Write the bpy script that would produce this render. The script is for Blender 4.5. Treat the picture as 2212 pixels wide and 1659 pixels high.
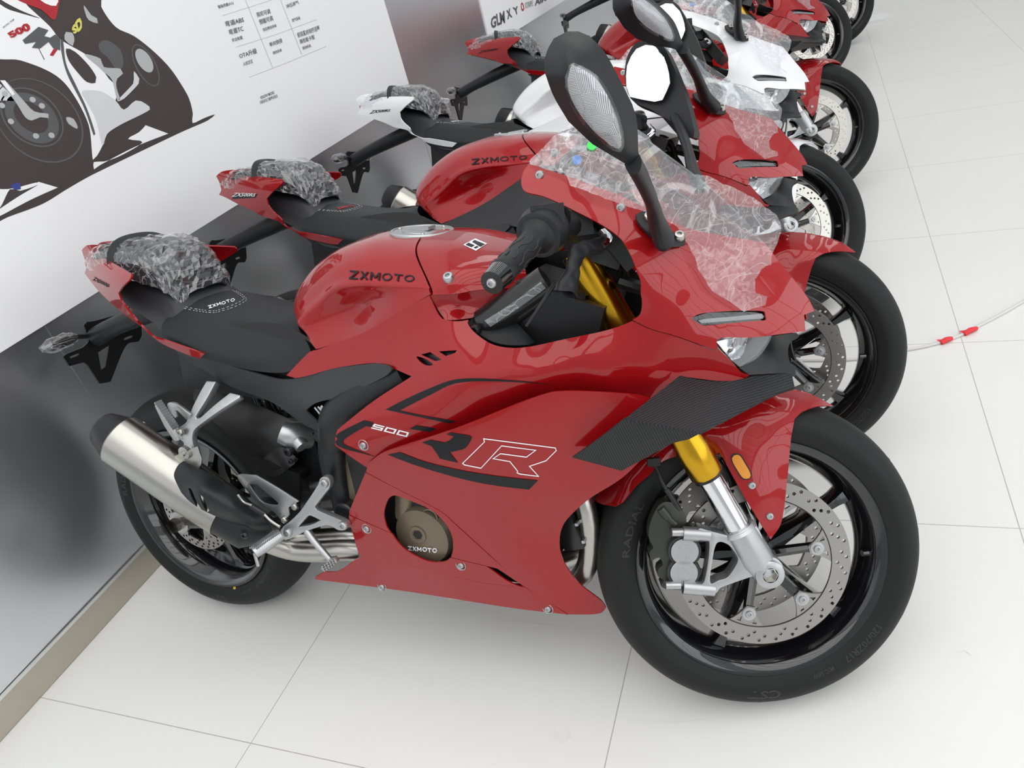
import bpy, bmesh, math, random
import numpy as np
from mathutils import Vector, Matrix, noise, Euler
from mathutils.geometry import delaunay_2d_cdt
from mathutils.bvhtree import BVHTree
for o in list(bpy.data.objects): bpy.data.objects.remove(o)
S=bpy.context.scene; COL=S.collection; PI=math.pi
# ------------------------------------------------------------ camera, world, lights
FPX=1581.7; CX,CY=1106.0,829.5; CAMH=1.37665
RC=np.array([[0.920059286565715,0.3122874621345851,-0.23657440731771476],[-0.021908387880856917,-0.5618906660533014,-0.8269213396343331],[-0.39116611783825284,0.7659996216681295,-0.5101310104861615]])
cd=bpy.data.cameras.new('camera'); cam=bpy.data.objects.new('camera',cd); COL.objects.link(cam); S.camera=cam
cd.sensor_width=36; cd.lens=FPX/2212*36; cd.clip_start=.02; cd.clip_end=100
cam.matrix_world=Matrix([[RC[0][i],-RC[1][i],-RC[2][i],(0,0,CAMH)[i]] for i in range(3)]+[[0,0,0,1]])
W=bpy.data.worlds.new('world'); S.world=W; W.use_nodes=True
bgn=W.node_tree.nodes['Background']; bgn.inputs[0].default_value=(.93,.96,1,1); bgn.inputs[1].default_value=.45
def area(name,loc,rot,sx,sy,power,col=(1,1,1)):
    l=bpy.data.lights.new(name,'AREA'); l.shape='RECTANGLE'; l.size=sx; l.size_y=sy; l.energy=power; l.color=col
    o=bpy.data.objects.new(name,l); COL.objects.link(o); o.location=loc; o.rotation_euler=rot; return o
# long light lines under a bright ceiling, and daylight from the glazed side of the hall
for k in range(6):
    area('ceiling_light',(-1.35+k*.93,-1.3,4.35),(0,0,0),.80,7.0,25,(1,.99,.97))
    area('ceiling_light_far',(-1.35+k*.93,7.2,4.35),(0,0,0),.30,8.5,13,(1,.99,.97))
area('daylight_window',(7.9,-1,2.5),(0,math.radians(86),0),3.4,14,235,(.95,.98,1))
S.view_settings.view_transform='Standard'; S.view_settings.look='None'; S.view_settings.gamma=1; S.view_settings.exposure=0.36
# ------------------------------------------------------------ photo geometry: where a traced pixel meets a plane of the place
BP=dict(x=-1.5124,y=1.0139,yaw=-.0425,lean=.24078,steer=.43232); WB=1.3817
RAKE=math.radians(24.5)
def rootM(x,y,yaw,lean): return Matrix.Translation((x,y,0))@Euler((-lean,0,yaw)).to_matrix().to_4x4()
ROOT=rootM(BP['x'],BP['y'],BP['yaw'],BP['lean'])
def wheel_z(r,t,lean): return ((r-t)*math.cos(lean)+t)/math.cos(lean)
ZF=wheel_z(.300,.060,BP['lean']); ZR=wheel_z(.312,.080,BP['lean'])
OFF=Vector((.03*math.cos(RAKE),0,.03*math.sin(RAKE)))
def steerM(s):
    A=Matrix.Rotation(s,4,Vector((-math.sin(RAKE),0,math.cos(RAKE))))
    return Matrix.Translation(Vector((WB,0,ZF))-OFF)@A@Matrix.Translation(OFF)
STEER=steerM(BP['steer'])
class Frame:
    def __init__(s,M):
        s.M=M; s.I=M.inverted(); s.C=s.I@Vector((0,0,CAMH)); s.R=s.I.to_3x3()
    def ray(s,px,py):
        a,b=(px-CX)/FPX,(py-CY)/FPX
        return s.R@Vector([RC[0][i]*a+RC[1][i]*b+RC[2][i] for i in range(3)])
    def U(s,px,py,y):
        d=s.ray(px,py); t=(y-s.C.y)/d.y; return s.C+d*t
    def px(s,P):
        w=s.M@Vector(P); v=RC@np.array([w[0],w[1],w[2]-CAMH]); return (CX+FPX*v[0]/v[2],CY+FPX*v[1]/v[2])
BODY=Frame(ROOT); FORK=Frame(ROOT@STEER); REAR=Frame(ROOT@Matrix.Translation((0,0,ZR)))
WORLD=Frame(Matrix.Identity(4))
CR={'A':(1200,780,2.765),'B':(200,780,3.016),'C':(60,450,3.13),'D':(600,440,3.13),'E':(1100,40,2.514),'F':(680,780,2.963),'G':(1350,580,4.366),'H':(420,180,2.765),
'I':(1250,0,2.963),'J':(0,0,2.765),'K':(760,0,3.687),'L':(1600,480,3.456),'W':(1270,860,2.439),'X':(220,800,3.19),'M':(0,1150,3.16),'P':(0,0,1)}
def cr(c,pts):
    ox,oy,s=CR[c]; return [(ox+p[0]/s,oy+p[1]/s)+tuple(p[2:]) for p in pts]
# ------------------------------------------------------------ materials
def mat(name,col,rough=.5,metal=0,coat=0,spec=.5,alpha=1,trans=0,bump=None,noise_col=None,ior=1.45,emit=None):
    m=bpy.data.materials.new(name); m.use_nodes=True; nt=m.node_tree; b=nt.nodes['Principled BSDF']; I=b.inputs
    I['Base Color'].default_value=(*col,1); I['Roughness'].default_value=rough; I['Metallic'].default_value=metal
    I['Coat Weight'].default_value=coat; I['Coat Roughness'].default_value=.02; I['Coat IOR'].default_value=1.44; I['Specular IOR Level'].default_value=spec
    I['Transmission Weight'].default_value=trans; I['IOR'].default_value=ior; I['Alpha'].default_value=alpha
    tc=nt.nodes.new('ShaderNodeTexCoord')
    n=nt.nodes.new('ShaderNodeTexNoise'); n.inputs['Scale'].default_value=(bump or (7,.0))[0]; n.inputs['Detail'].default_value=3
    nt.links.new(tc.outputs['Object'],n.inputs['Vector'])
    if bump:
        bp=nt.nodes.new('ShaderNodeBump'); bp.inputs['Strength'].default_value=bump[1]; bp.inputs['Distance'].default_value=.001
        nt.links.new(n.outputs['Fac'],bp.inputs['Height']); nt.links.new(bp.outputs['Normal'],I['Normal'])
    r=nt.nodes.new('ShaderNodeMapRange'); r.inputs[3].default_value=max(0,rough*.9); r.inputs[4].default_value=min(1,rough*1.1)
    nt.links.new(n.outputs['Fac'],r.inputs[0]); nt.links.new(r.outputs[0],I['Roughness'])
    return m
M={}
M['red']=mat('red_lacquer',(.305,.0035,.006),.36,.12,1,.10)
M['white_paint']=mat('white_lacquer',(.80,.81,.83),.3,0,1)
M['black']=mat('matte_black_plastic',(.013,.0135,.015),.42,0,0,.4,bump=(900,.15))
M['dark']=mat('dark_plastic',(.008,.008,.009),.35)
M['satin']=mat('satin_black_metal',(.011,.011,.012),.3,0,.2)
M['grey']=mat('charcoal_plastic',(.026,.027,.030),.45,bump=(700,.2))
M['gloss']=mat('gloss_black_paint',(.006,.006,.007),.12,0,1)
M['rubber']=mat('tyre_rubber',(.014,.0142,.0145),.55,0,0,.25,bump=(300,.1))
M['tyreink']=mat('tyre_lettering',(.024,.024,.023),.5)
M['groove']=mat('tyre_groove',(.006,.006,.006),.8)
M['seat']=mat('seat_leather',(.016,.018,.021),.55,0,0,.35,bump=(600,.35))
M['silver']=mat('cast_silver',(.46,.47,.48),.36,.85,0,bump=(500,.1))
M['chrome']=mat('chrome',(.75,.76,.78),.08,1)
M['steel']=mat('brushed_steel',(.46,.45,.42),.28,1)
M['disc']=mat('disc_steel',(.36,.35,.33),.32,1)
M['bright']=mat('bright_disc_steel',(.70,.68,.62),.35,.6)
M['gold']=mat('gold_anodised',(.58,.33,.022),.24,1)
M['bronze']=mat('bronze_engine_cover',(.20,.165,.115),.42,.5)
M['gun']=mat('gunmetal',(.045,.047,.043),.38,.4)
M['orange']=mat('amber_reflector',(.72,.27,.006),.15,0,1,bump=(900,.9))
M['decal']=mat('charcoal_decal',(.010,.011,.012),.4,0,0,.25)
M['decalw']=mat('white_decal',(.85,.86,.88),.4)
M['lightbar']=mat('light_strip',(.22,.23,.24),.2,.1,.6)
M['smoked']=mat('smoked_light_strip',(.02,.02,.02),.08,0,1)
M['reflect']=mat('lamp_reflector',(.85,.86,.87),.12,1)
def lenspat():
    m=mat('indicator_reflector',(.6,.6,.62),.3,0,.3); nt=m.node_tree; b=nt.nodes['Principled BSDF']; tc=nt.nodes.new('ShaderNodeTexCoord'); N=nt.nodes.new; L=nt.links.new
    c=N('ShaderNodeTexChecker'); c.inputs['Scale'].default_value=42; L(tc.outputs['Object'],c.inputs[0])
    w=N('ShaderNodeTexWave'); w.inputs['Scale'].default_value=210; w.bands_direction='Z'; L(tc.outputs['Object'],w.inputs[0])
    w2=N('ShaderNodeTexWave'); w2.inputs['Scale'].default_value=210; w2.bands_direction='X'; L(tc.outputs['Object'],w2.inputs[0])
    mx=N('ShaderNodeMixRGB'); L(c.outputs['Fac'],mx.inputs[0]); L(w.outputs['Color'],mx.inputs[1]); L(w2.outputs['Color'],mx.inputs[2])
    r=N('ShaderNodeValToRGB'); r.color_ramp.elements[0].color=(.16,.16,.17,1); r.color_ramp.elements[1].color=(.80,.80,.82,1); L(mx.outputs[0],r.inputs[0]); L(r.outputs[0],b.inputs['Base Color'])
    bp=N('ShaderNodeBump'); bp.inputs['Strength'].default_value=.8; bp.inputs['Distance'].default_value=.001; L(mx.outputs[0],bp.inputs['Height']); L(bp.outputs[0],b.inputs['Normal']); return m
M['reflectpat']=lenspat()
M['mirror']=mat('mirror_glass',(.9,.92,.93),.01,1)
M['bluedot']=mat('blue_sticker',(.01,.18,.55),.5)
M['greendot']=mat('green_sticker',(.05,.65,.10),.5)
M['yellowpaint']=mat('yellow_paint_mark',(.6,.45,.05),.6)
M['redtext']=mat('red_print',(.45,.02,.03),.5)
def carbon():
    m=mat('carbon_weave',(.03,.032,.034),.45,0,0,.3); nt=m.node_tree; b=nt.nodes['Principled BSDF']
    tc=nt.nodes.new('ShaderNodeTexCoord'); mp=nt.nodes.new('ShaderNodeMapping'); mp.inputs['Rotation'].default_value=(0,0,.62)
    w=nt.nodes.new('ShaderNodeTexWave'); w.inputs['Scale'].default_value=78; w.bands_direction='X'
    w2=nt.nodes.new('ShaderNodeTexWave'); w2.inputs['Scale'].default_value=120; w2.bands_direction='Y'
    nt.links.new(tc.outputs['Object'],mp.inputs[0]); nt.links.new(mp.outputs[0],w.inputs[0]); nt.links.new(mp.outputs[0],w2.inputs[0])
    mx=nt.nodes.new('ShaderNodeMath'); mx.operation='MULTIPLY_ADD'; nt.links.new(w2.outputs['Fac'],mx.inputs[0]); mx.inputs[1].default_value=.25; nt.links.new(w.outputs['Fac'],mx.inputs[2])
    r=nt.nodes.new('ShaderNodeValToRGB'); r.color_ramp.elements[0].position=.35; r.color_ramp.elements[0].color=(.010,.010,.011,1); r.color_ramp.elements[1].position=.85; r.color_ramp.elements[1].color=(.030,.031,.033,1)
    nt.links.new(mx.outputs[0],r.inputs[0]); nt.links.new(r.outputs[0],b.inputs['Base Color']); return m
M['carbon']=carbon()
def clear(name,tint,fac,rough,bscale=0,bstr=0,crease=0,gain=1.0,haze=.08):
    m=bpy.data.materials.new(name); m.use_nodes=True; nt=m.node_tree; nt.nodes.clear(); N=nt.nodes.new; L=nt.links.new
    out=N('ShaderNodeOutputMaterial'); tr=N('ShaderNodeBsdfTransparent'); tr.inputs[0].default_value=(*tint,1)
    gl=N('ShaderNodeBsdfGlossy'); gl.inputs['Roughness'].default_value=rough; gl.inputs[0].default_value=(1,1,1,1)
    ge=N('ShaderNodeNewGeometry'); dt=N('ShaderNodeVectorMath'); dt.operation='DOT_PRODUCT'; L(ge.outputs['Normal'],dt.inputs[0]); L(ge.outputs['Incoming'],dt.inputs[1])
    ab=N('ShaderNodeMath'); ab.operation='ABSOLUTE'; L(dt.outputs['Value'],ab.inputs[0]); su=N('ShaderNodeMath'); su.operation='SUBTRACT'; su.inputs[0].default_value=1; L(ab.outputs[0],su.inputs[1])
    pw=N('ShaderNodeMath'); pw.operation='POWER'; pw.inputs[1].default_value=5; L(su.outputs[0],pw.inputs[0]); lw=N('ShaderNodeMath'); lw.operation='MULTIPLY_ADD'; lw.inputs[1].default_value=.95; lw.inputs[2].default_value=.045; L(pw.outputs[0],lw.inputs[0])
    mx=N('ShaderNodeMixShader'); ad=N('ShaderNodeMath'); ad.operation='ADD'; ad.inputs[1].default_value=fac; ad.use_clamp=True
    ml=N('ShaderNodeMath'); ml.operation='MULTIPLY'; ml.inputs[1].default_value=gain; L(lw.outputs[0],ml.inputs[0]); L(ml.outputs[0],ad.inputs[0]); L(ad.outputs[0],mx.inputs[0]); L(tr.outputs[0],mx.inputs[1]); L(gl.outputs[0],mx.inputs[2])
    last=mx
    if bscale:
        tc=N('ShaderNodeTexCoord')
        def glint_crease(sc,w,dist,rot):  # white crease lines, their streak highlights painted into the film colour
            mp=N('ShaderNodeMapping'); mp.inputs['Rotation'].default_value=rot; mp.inputs['Scale'].default_value=(1,.09,1); L(tc.outputs['Object'],mp.inputs[0])
            n=N('ShaderNodeTexNoise'); n.inputs['Scale'].default_value=sc; n.inputs['Detail'].default_value=.8; n.inputs['Distortion'].default_value=dist; L(mp.outputs[0],n.inputs['Vector'])
            s_=N('ShaderNodeMath'); s_.operation='SUBTRACT'; s_.inputs[1].default_value=.5; L(n.outputs['Fac'],s_.inputs[0])
            a=N('ShaderNodeMath'); a.operation='ABSOLUTE'; L(s_.outputs[0],a.inputs[0])
            r=N('ShaderNodeMapRange'); r.inputs[1].default_value=0; r.inputs[2].default_value=w; r.inputs[3].default_value=1; r.inputs[4].default_value=0; L(a.outputs[0],r.inputs[0]); return n,r
        last_=None; n1=None
        for k,(sc,w,ds,rt) in enumerate(((.9,.006,.15,(0,.6,.4)),(1.6,.008,.1,(.5,.2,1.5)),(1.2,.006,.1,(1.2,.3,2.5)),(2.3,.009,.1,(.2,1.0,.9)),(.6,.004,.1,(.9,.9,3.4)))):
            n_,r_=glint_crease(bscale*sc,w,ds,rt); n1=n1 or n_
            if last_ is None: last_=r_
            else:
                m2=N('ShaderNodeMath'); m2.operation='MAXIMUM'; L(last_.outputs[0],m2.inputs[0]); L(r_.outputs[0],m2.inputs[1]); last_=m2
        b=N('ShaderNodeBump'); b.inputs['Strength'].default_value=bstr; b.inputs['Distance'].default_value=.01; L(n1.outputs['Fac'],b.inputs['Height'])
        L(b.outputs[0],gl.inputs['Normal'])
        df=N('ShaderNodeBsdfTranslucent'); df.inputs[0].default_value=(.95,.95,.97,1); d2=N('ShaderNodeBsdfDiffuse'); d2.inputs[0].default_value=(.95,.95,.97,1)
        sh=N('ShaderNodeMixShader'); sh.inputs[0].default_value=.6; L(df.outputs[0],sh.inputs[1]); L(d2.outputs[0],sh.inputs[2])
        rp=N('ShaderNodeMapRange'); rp.inputs[3].default_value=haze; rp.inputs[4].default_value=crease; L(m2.outputs[0],rp.inputs[0])
        m3=N('ShaderNodeMixShader'); L(rp.outputs[0],m3.inputs[0]); L(mx.outputs[0],m3.inputs[1]); L(sh.outputs[0],m3.inputs[2]); last=m3
    L(last.outputs[0],out.inputs[0]); return m
M['lens']=clear('clear_lens',(.95,.96,.97),.03,.03)
M['glass']=clear('clear_screen',(.93,.95,.96),.02,.02)
M['film']=clear('crinkled_clear_film',(.97,.97,.98),.03,.14,17,.15,.42,1.1,.15)
M['film2']=clear('crinkled_clear_wrap',(.95,.95,.96),.06,.14,14,.3,.38,1.3,.02)
# ------------------------------------------------------------ mesh helpers
def link(name,me,m,parent=None,smooth=True,sharp=35,label=None,mats=None):
    if smooth:
        me.polygons.foreach_set('use_smooth',[True]*len(me.polygons)); 
        if sharp: me.set_sharp_from_angle(angle=math.radians(sharp))
    me.materials.clear()
    for q in (mats or [m]): me.materials.append(M[q] if isinstance(q,str) else q)
    o=bpy.data.objects.new(name,me); COL.objects.link(o)
    if parent is not None: o.parent=parent
    if label: o['label']=label
    return o
def mesh(name,V,F):
    me=bpy.data.meshes.new(name); me.from_pydata([tuple(v) for v in V],[],[tuple(f) for f in F]); me.update(); return me
def fixn(me):
    b=bmesh.new(); b.from_mesh(me); bmesh.ops.recalc_face_normals(b,faces=b.faces); b.to_mesh(me); b.free(); return me
class MB:
    def __init__(s): s.V=[]; s.F=[]; s.mi=[]
    def add(s,V,F,mi=0):
        n=len(s.V); s.V+=[Vector(v) for v in V]; s.F+=[tuple(i+n for i in f) for f in F]; s.mi+=[mi]*len(F); return s
    def mesh(s,name,fix=True):
        me=mesh(name,s.V,s.F); me.polygons.foreach_set('material_index',s.mi)
        return fixn(me) if fix else me
def spline(P,n=8,closed=False):
    P=[Vector(p) for p in P]; out=[]; m=len(P)
    for i in range(m if closed else m-1):
        a=P[(i-1)%m] if closed or i>0 else P[0]*2-P[1]; b=P[i]; c=P[(i+1)%m]; d=P[(i+2)%m] if closed or i+2<m else P[-1]*2-P[-2]
        for k in range(n):
            t=k/n; out.append(.5*((2*b)+(c-a)*t+(2*a-5*b+4*c-d)*t*t+(3*b-a-3*c+d)*t**3))
    if not closed: out.append(P[-1])
    return out
def tube(P,r,seg=12,smooth=6,flat=1.0,up=None,caps=True):
    """sweep; r is number or list per input point; flat squashes along the side axis"""
    Pn=[Vector(p) for p in P]; rs=r if isinstance(r,(list,tuple)) else [r]*len(Pn)
    if smooth and len(Pn)>2:
        Q=spline([tuple(p) for p in Pn],smooth); R_=[]
        for i in range(len(Pn)-1):
            for k in range(smooth): R_.append(rs[i]+(rs[i+1]-rs[i])*k/smooth)
        R_.append(rs[-1])
    else: Q=Pn; R_=list(rs)
    V=[];F=[]; prev=None
    for i,p in enumerate(Q):
        t=(Q[min(i+1,len(Q)-1)]-Q[max(i-1,0)]).normalized()
        if prev is None:
            u=Vector(up) if up else (Vector((0,1,0)) if abs(t.y)<.9 else Vector((0,0,1)))
        else: u=prev
        u=(u-t*u.dot(t)).normalized(); prev=u; w=t.cross(u)
        for k in range(seg):
            a=2*PI*k/seg; V.append(p+u*math.cos(a)*R_[i]*flat+w*math.sin(a)*R_[i])
    for i in range(len(Q)-1):
        for k in range(seg):
            a=i*seg+k; b=i*seg+(k+1)%seg; F.append((a,b,b+seg,a+seg))
    if caps: F.append(tuple(range(seg))[::-1]); F.append(tuple(range((len(Q)-1)*seg,len(Q)*seg)))
    return V,F
def lathe(prof,axis='y',seg=64,c=(0,0,0),closed=False,T=None):
    """prof: (h,r) along the axis"""
    V=[];F=[]; n=len(prof)
    for k in range(seg):
        a=2*PI*k/seg
        for h,r in prof:
            v=Vector((r*math.cos(a),h,r*math.sin(a))); V.append((T@v) if T is not None else v+Vector(c))
    m=n if closed else n-1
    for k in range(seg):
        for i in range(m):
            a=k*n+i; b=k*n+(i+1)%n; c2=((k+1)%seg)*n+(i+1)%n; d=((k+1)%seg)*n+i; F.append((a,b,c2,d))
    return V,F
def axisT(p,d,roll=None):
    """matrix taking local y to direction d, origin to p"""
    d=Vector(d).normalized(); u=Vector((0,0,1)) if abs(d.z)<.9 else Vector((1,0,0)); x=(d.cross(u)).normalized(); z=x.cross(d)
    return Matrix(((x.x,d.x,z.x,p[0]),(x.y,d.y,z.y,p[1]),(x.z,d.z,z.z,p[2]),(0,0,0,1)))
def bolt(mb,p,r=.007,d=(0,-1,0),mi=0,hole=1):
    T=axisT(p,d); h=r*.55
    V,F=lathe([(-h,r*1.0),(h*.4,r),(h*.9,r*.8),(h,r*.55),(h,r*.45),(h*.3,r*.42),(h*.3,0)],seg=12,T=T); mb.add(V,F,mi)
def box(mb,c,s,Rm=None,mi=0):
    V=[]
    for x in(-1,1):
        for y in(-1,1):
            for z in(-1,1):
                v=Vector((x*s[0]/2,y*s[1]/2,z*s[2]/2)); V.append((Rm@v if Rm is not None else v)+Vector(c))
    mb.add(V,[(0,1,3,2),(4,6,7,5),(0,4,5,1),(2,3,7,6),(0,2,6,4),(1,5,7,3)],mi)
def outl(P,step=8):
    """closed outline; a third value 1 marks a sharp corner"""
    n=len(P); out=[]
    for i in range(n):
        a,b,c,d=P[(i-1)%n],P[i],P[(i+1)%n],P[(i+2)%n]
        bx,cx_=np.array(b[:2],float),np.array(c[:2],float); L=np.linalg.norm(cx_-bx)
        m0=(cx_-bx) if len(b)>2 and b[2] else (cx_-np.array(a[:2],float))*.5
        m1=(cx_-bx) if len(c)>2 and c[2] else (np.array(d[:2],float)-bx)*.5
        for m in (m0,m1):
            l=np.linalg.norm(m)
            if l>L*1.2: m*= L*1.2/l
        k=max(1,int(round(L/step)))
        for j in range(k):
            t=j/k; out.append((2*t**3-3*t*t+1)*bx+(t**3-2*t*t+t)*m0+(-2*t**3+3*t*t)*cx_+(t**3-t*t)*m1)
    return np.array(out)
def inside(P,x,y):
    n=len(P); r=np.zeros(len(x),bool); 
    for i in range(n):
        x0,y0=P[i]; x1,y1=P[(i+1)%n]
        if y0==y1: continue
        c=((y0>y)!=(y1>y))&(x<(x1-x0)*(y-y0)/(y1-y0)+x0); r^=c
    return r
def fill(O,holes=(),step=9):
    O=np.asarray(O); pts=[tuple(p) for p in O]; edges=[(i,(i+1)%len(O)) for i in range(len(O))]
    allb=[O]
    for h in holes:
        h=np.asarray(h); n=len(pts); pts+=[tuple(p) for p in h]; edges+=[(n+i,n+(i+1)%len(h)) for i in range(len(h))]; allb.append(h)
    x0,y0=O.min(0); x1,y1=O.max(0)
    if step:
        g=[]
        r=0; y=y0+step*.5
        while y<y1:
            xs=np.arange(x0+(step*.5 if r%2 else 0),x1,step); g+=[(x,y) for x in xs]; y+=step*.866; r+=1
        if g:
            g=np.array(g); k=inside(O,g[:,0],g[:,1])
            for h in allb[1:]: k&=~inside(h,g[:,0],g[:,1])
            g=g[k]; B=np.concatenate(allb)
            if len(g):
                keep=np.ones(len(g),bool)
                for bpt in B: keep&=((g-bpt)**2).sum(1)>(step*.45)**2
                pts+=[tuple(p) for p in g[keep]]
    co,_,fa,_,_,_=delaunay_2d_cdt([Vector((float(p[0]),float(p[1]))) for p in pts],edges,[],0,1e-5)
    co=np.array([tuple(c) for c in co]); fa=[f for f in fa if len(f)==3]
    ce=np.array([(co[f[0]]+co[f[1]]+co[f[2]])/3 for f in fa]); k=inside(O,ce[:,0],ce[:,1])
    for h in allb[1:]: k&=~inside(h,ce[:,0],ce[:,1])
    return co,[f for f,q in zip(fa,k) if q]
class TPS:
    def __init__(s,C,lam=.02):
        C=np.array(C,float); s.P=C[:,:2]/100; z=C[:,2]; n=len(C)
        K=s.k(s.P[:,None]-s.P[None]); A=np.zeros((n+3,n+3)); A[:n,:n]=K+lam*np.eye(n); A[:n,n]=1; A[:n,n+1:]=s.P; A[n,:n]=1; A[n+1:,:n]=s.P.T
        s.w=np.linalg.solve(A,np.r_[z,0,0,0])
    def k(s,d):
        r2=(d**2).sum(-1); return np.where(r2>0,.5*r2*np.log(np.maximum(r2,1e-12)),0)
    def __call__(s,X):
        X=np.atleast_2d(np.asarray(X,float))/100; n=len(s.P); return s.k(X[:,None]-s.P[None])@s.w[:n]+s.w[n]+X@s.w[n+1:]
def vnorm(V,F):
    V=np.array([tuple(v) for v in V]); N=np.zeros_like(V)
    for f in F:
        n=np.cross(V[f[1]]-V[f[0]],V[f[2]]-V[f[0]]); 
        for i in f: N[i]+=n
    l=np.linalg.norm(N,axis=1); l[l==0]=1; return N/l[:,None]
def shell(V,F,th,toward=None):
    """give an open sheet thickness on the side away from `toward`"""
    V=[Vector(v) for v in V]; N=vnorm(V,F)
    if toward is not None:
        s=sum(((np.array(toward)-np.array(V[i]))@N[i])>0 for i in range(0,len(V),7)); t=len(range(0,len(V),7))
        if s<t/2: F=[tuple(reversed(f)) for f in F]; N=-N
    n=len(V); B=[v-Vector(N[i])*th for i,v in enumerate(V)]
    cnt={}
    for f in F:
        for a,b in zip(f,f[1:]+f[:1]): cnt[(a,b)]=1
    G=list(F)+[tuple(i+n for i in reversed(f)) for f in F]
    for (a,b) in cnt:
        if (b,a) not in cnt: G.append((a,a+n,b+n,b))
    return V+B,G
def panel(name,O,ctrl,m,parent,holes=(),step=9,th=.003,fr=None,label=None,lam=.02,off=0,mirror=False,both=False):
    fr=fr or BODY; tp=ctrl if isinstance(ctrl,TPS) else TPS(ctrl,lam)
    co,F=fill(outl(O,step*.8),[outl(h,step*.7) for h in holes],step); ys=tp(co)
    V=[fr.U(x,y,d) for (x,y),d in zip(co,ys)]; F=[tuple(f) for f in F]
    V2,F2=shell(V,F,th,fr.C)
    if both:
        n=len(V2); V2=V2+[Vector((v.x,-v.y,v.z)) for v in V2]; F2=F2+[tuple(i+n for i in reversed(f)) for f in F2]
    me=mesh(name,V2,F2); o=link(name,me,m,parent,label=label)
    if mirror: mir(o)
    SURF[o.name]=BVHTree.FromPolygons(V,F)
    return o
SURF={}
def mir(o):
    c=o.copy(); COL.objects.link(c); c.parent=o.parent; c.scale=(1,-1,1); 
    for ch in list(o.children): mir2(ch,c)
    return c
def mir2(ch,c):
    d=ch.copy(); COL.objects.link(d); d.parent=c
def bvh(o):
    me=o.data; return BVHTree.FromPolygons([v.co.copy() for v in me.vertices],[tuple(p.vertices) for p in me.polygons])
def cast(b,x,y,fr,off):
    d=fr.ray(x,y).normalized(); h=b.ray_cast(fr.C,d)
    if h[0] is None: return None
    n=h[1] if h[1].dot(d)<0 else -h[1]
    return h[0]+n*off
def decal(name,O,surf,m,parent,holes=(),step=9,off=.0012,fr=None,label=None,smooth_outline=True,extra=None):
    fr=fr or BODY; co,F=fill(outl(O,step*.8),[outl(h,step*.7) for h in holes],step)
    return lay(name,co,F,surf,m,parent,off,fr,label)
def lay(name,co,F,surf,m,parent,off=.0012,fr=None,label=None):
    fr=fr or BODY; b=surf if isinstance(surf,BVHTree) else bvh(surf)
    H=[cast(b,x,y,fr,off) for x,y in co]; ok=[h for h in H if h is not None]
    if not ok: print('decal missed',name); return None
    ids=[i for i,h in enumerate(H) if h is not None]; mp={i:k for k,i in enumerate(ids)}
    V=[H[i] for i in ids]; F2=[tuple(mp[i] for i in f) for f in F if all(i in mp for i in f)]
    if not F2: return None
    V2,F3=shell(V,F2,off*.5,fr.C)
    return link(name,mesh(name,V2,F3),m,parent,label=label)
def textflat(s,bold=0,shear=0,spacing=1.0):
    c=bpy.data.curves.new('t','FONT'); c.body=s; c.size=1; c.offset=bold; c.shear=shear; c.space_character=spacing; c.resolution_u=2; c.fill_mode='BOTH'
    o=bpy.data.objects.new('t',c); COL.objects.link(o); bpy.context.view_layer.update()
    me=bpy.data.meshes.new_from_object(o.evaluated_get(bpy.context.evaluated_depsgraph_get()))
    V=np.array([tuple(v.co)[:2] for v in me.vertices]); F=[tuple(p.vertices) for p in me.polygons]
    bpy.data.objects.remove(o); bpy.data.curves.remove(c); bpy.data.meshes.remove(me)
    V-=V.min(0); V/=V.max(0); return V,F
def strokes(s,w=.17):
    """wide geometric capitals drawn from straight and round strokes"""
    V=[];F=[];x0=0
    def seg(a,b,e=0):
        a=np.array(a,float);b=np.array(b,float); d=(b-a)/np.linalg.norm(b-a); n=np.array([-d[1],d[0]])*w/2; a=a-d*e; b=b+d*e; k=len(V)
        V.extend([a+n,a-n,b-n,b+n]); F.append((k,k+1,k+2,k+3))
    for ch in s:
        h=w/2; k0=len(V)
        if ch=='Z': W_=1.0; seg((0,1-h),(W_,1-h)); seg((0,h),(W_,h)); seg((h*1.2,h),(W_-h*1.2,1-h),h*.4)
        elif ch=='X': W_=1.0; seg((h,h*.2),(W_-h,1-h*.2)); seg((h,1-h*.2),(W_-h,h*.2))
        elif ch=='M': W_=1.15; seg((h,0),(h,1)); seg((W_-h,0),(W_-h,1)); seg((h,1-h*.6),(W_/2,.30)); seg((W_-h,1-h*.6),(W_/2,.30))
        elif ch=='T': W_=1.0; seg((0,1-h),(W_,1-h)); seg((W_/2,0),(W_/2,1))
        elif ch=='5': W_=1.25; seg((0,1-h),(W_,1-h)); seg((h,1),(h,.5-h)); seg((0,.5),(W_,.5)); seg((W_-h,.5+h),(W_-h,0)); seg((0,h),(W_,h))
        elif ch=='0': W_=1.25; seg((0,1-h),(W_,1-h)); seg((h,1),(h,0)); seg((W_-h,1),(W_-h,0)); seg((0,h),(W_,h))
        elif ch=='O':
            W_=1.2; n=26
            for i in range(n):
                t=2*PI*i/n; k=len(V); V.extend([np.array((W_/2+W_/2*math.cos(t),.5+.52*math.sin(t))),np.array((W_/2+(W_/2-w)*math.cos(t),.5+(.52-w)*math.sin(t)))])
            for i in range(n): j=(i+1)%n; F.append((k0+2*i,k0+2*i+1,k0+2*j+1,k0+2*j))
        for i in range(k0,len(V)): V[i]=V[i]+np.array((x0,0))
        x0+=W_+.22
    V=np.array(V); V[:,0]/=x0-.22; return V,F
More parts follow.
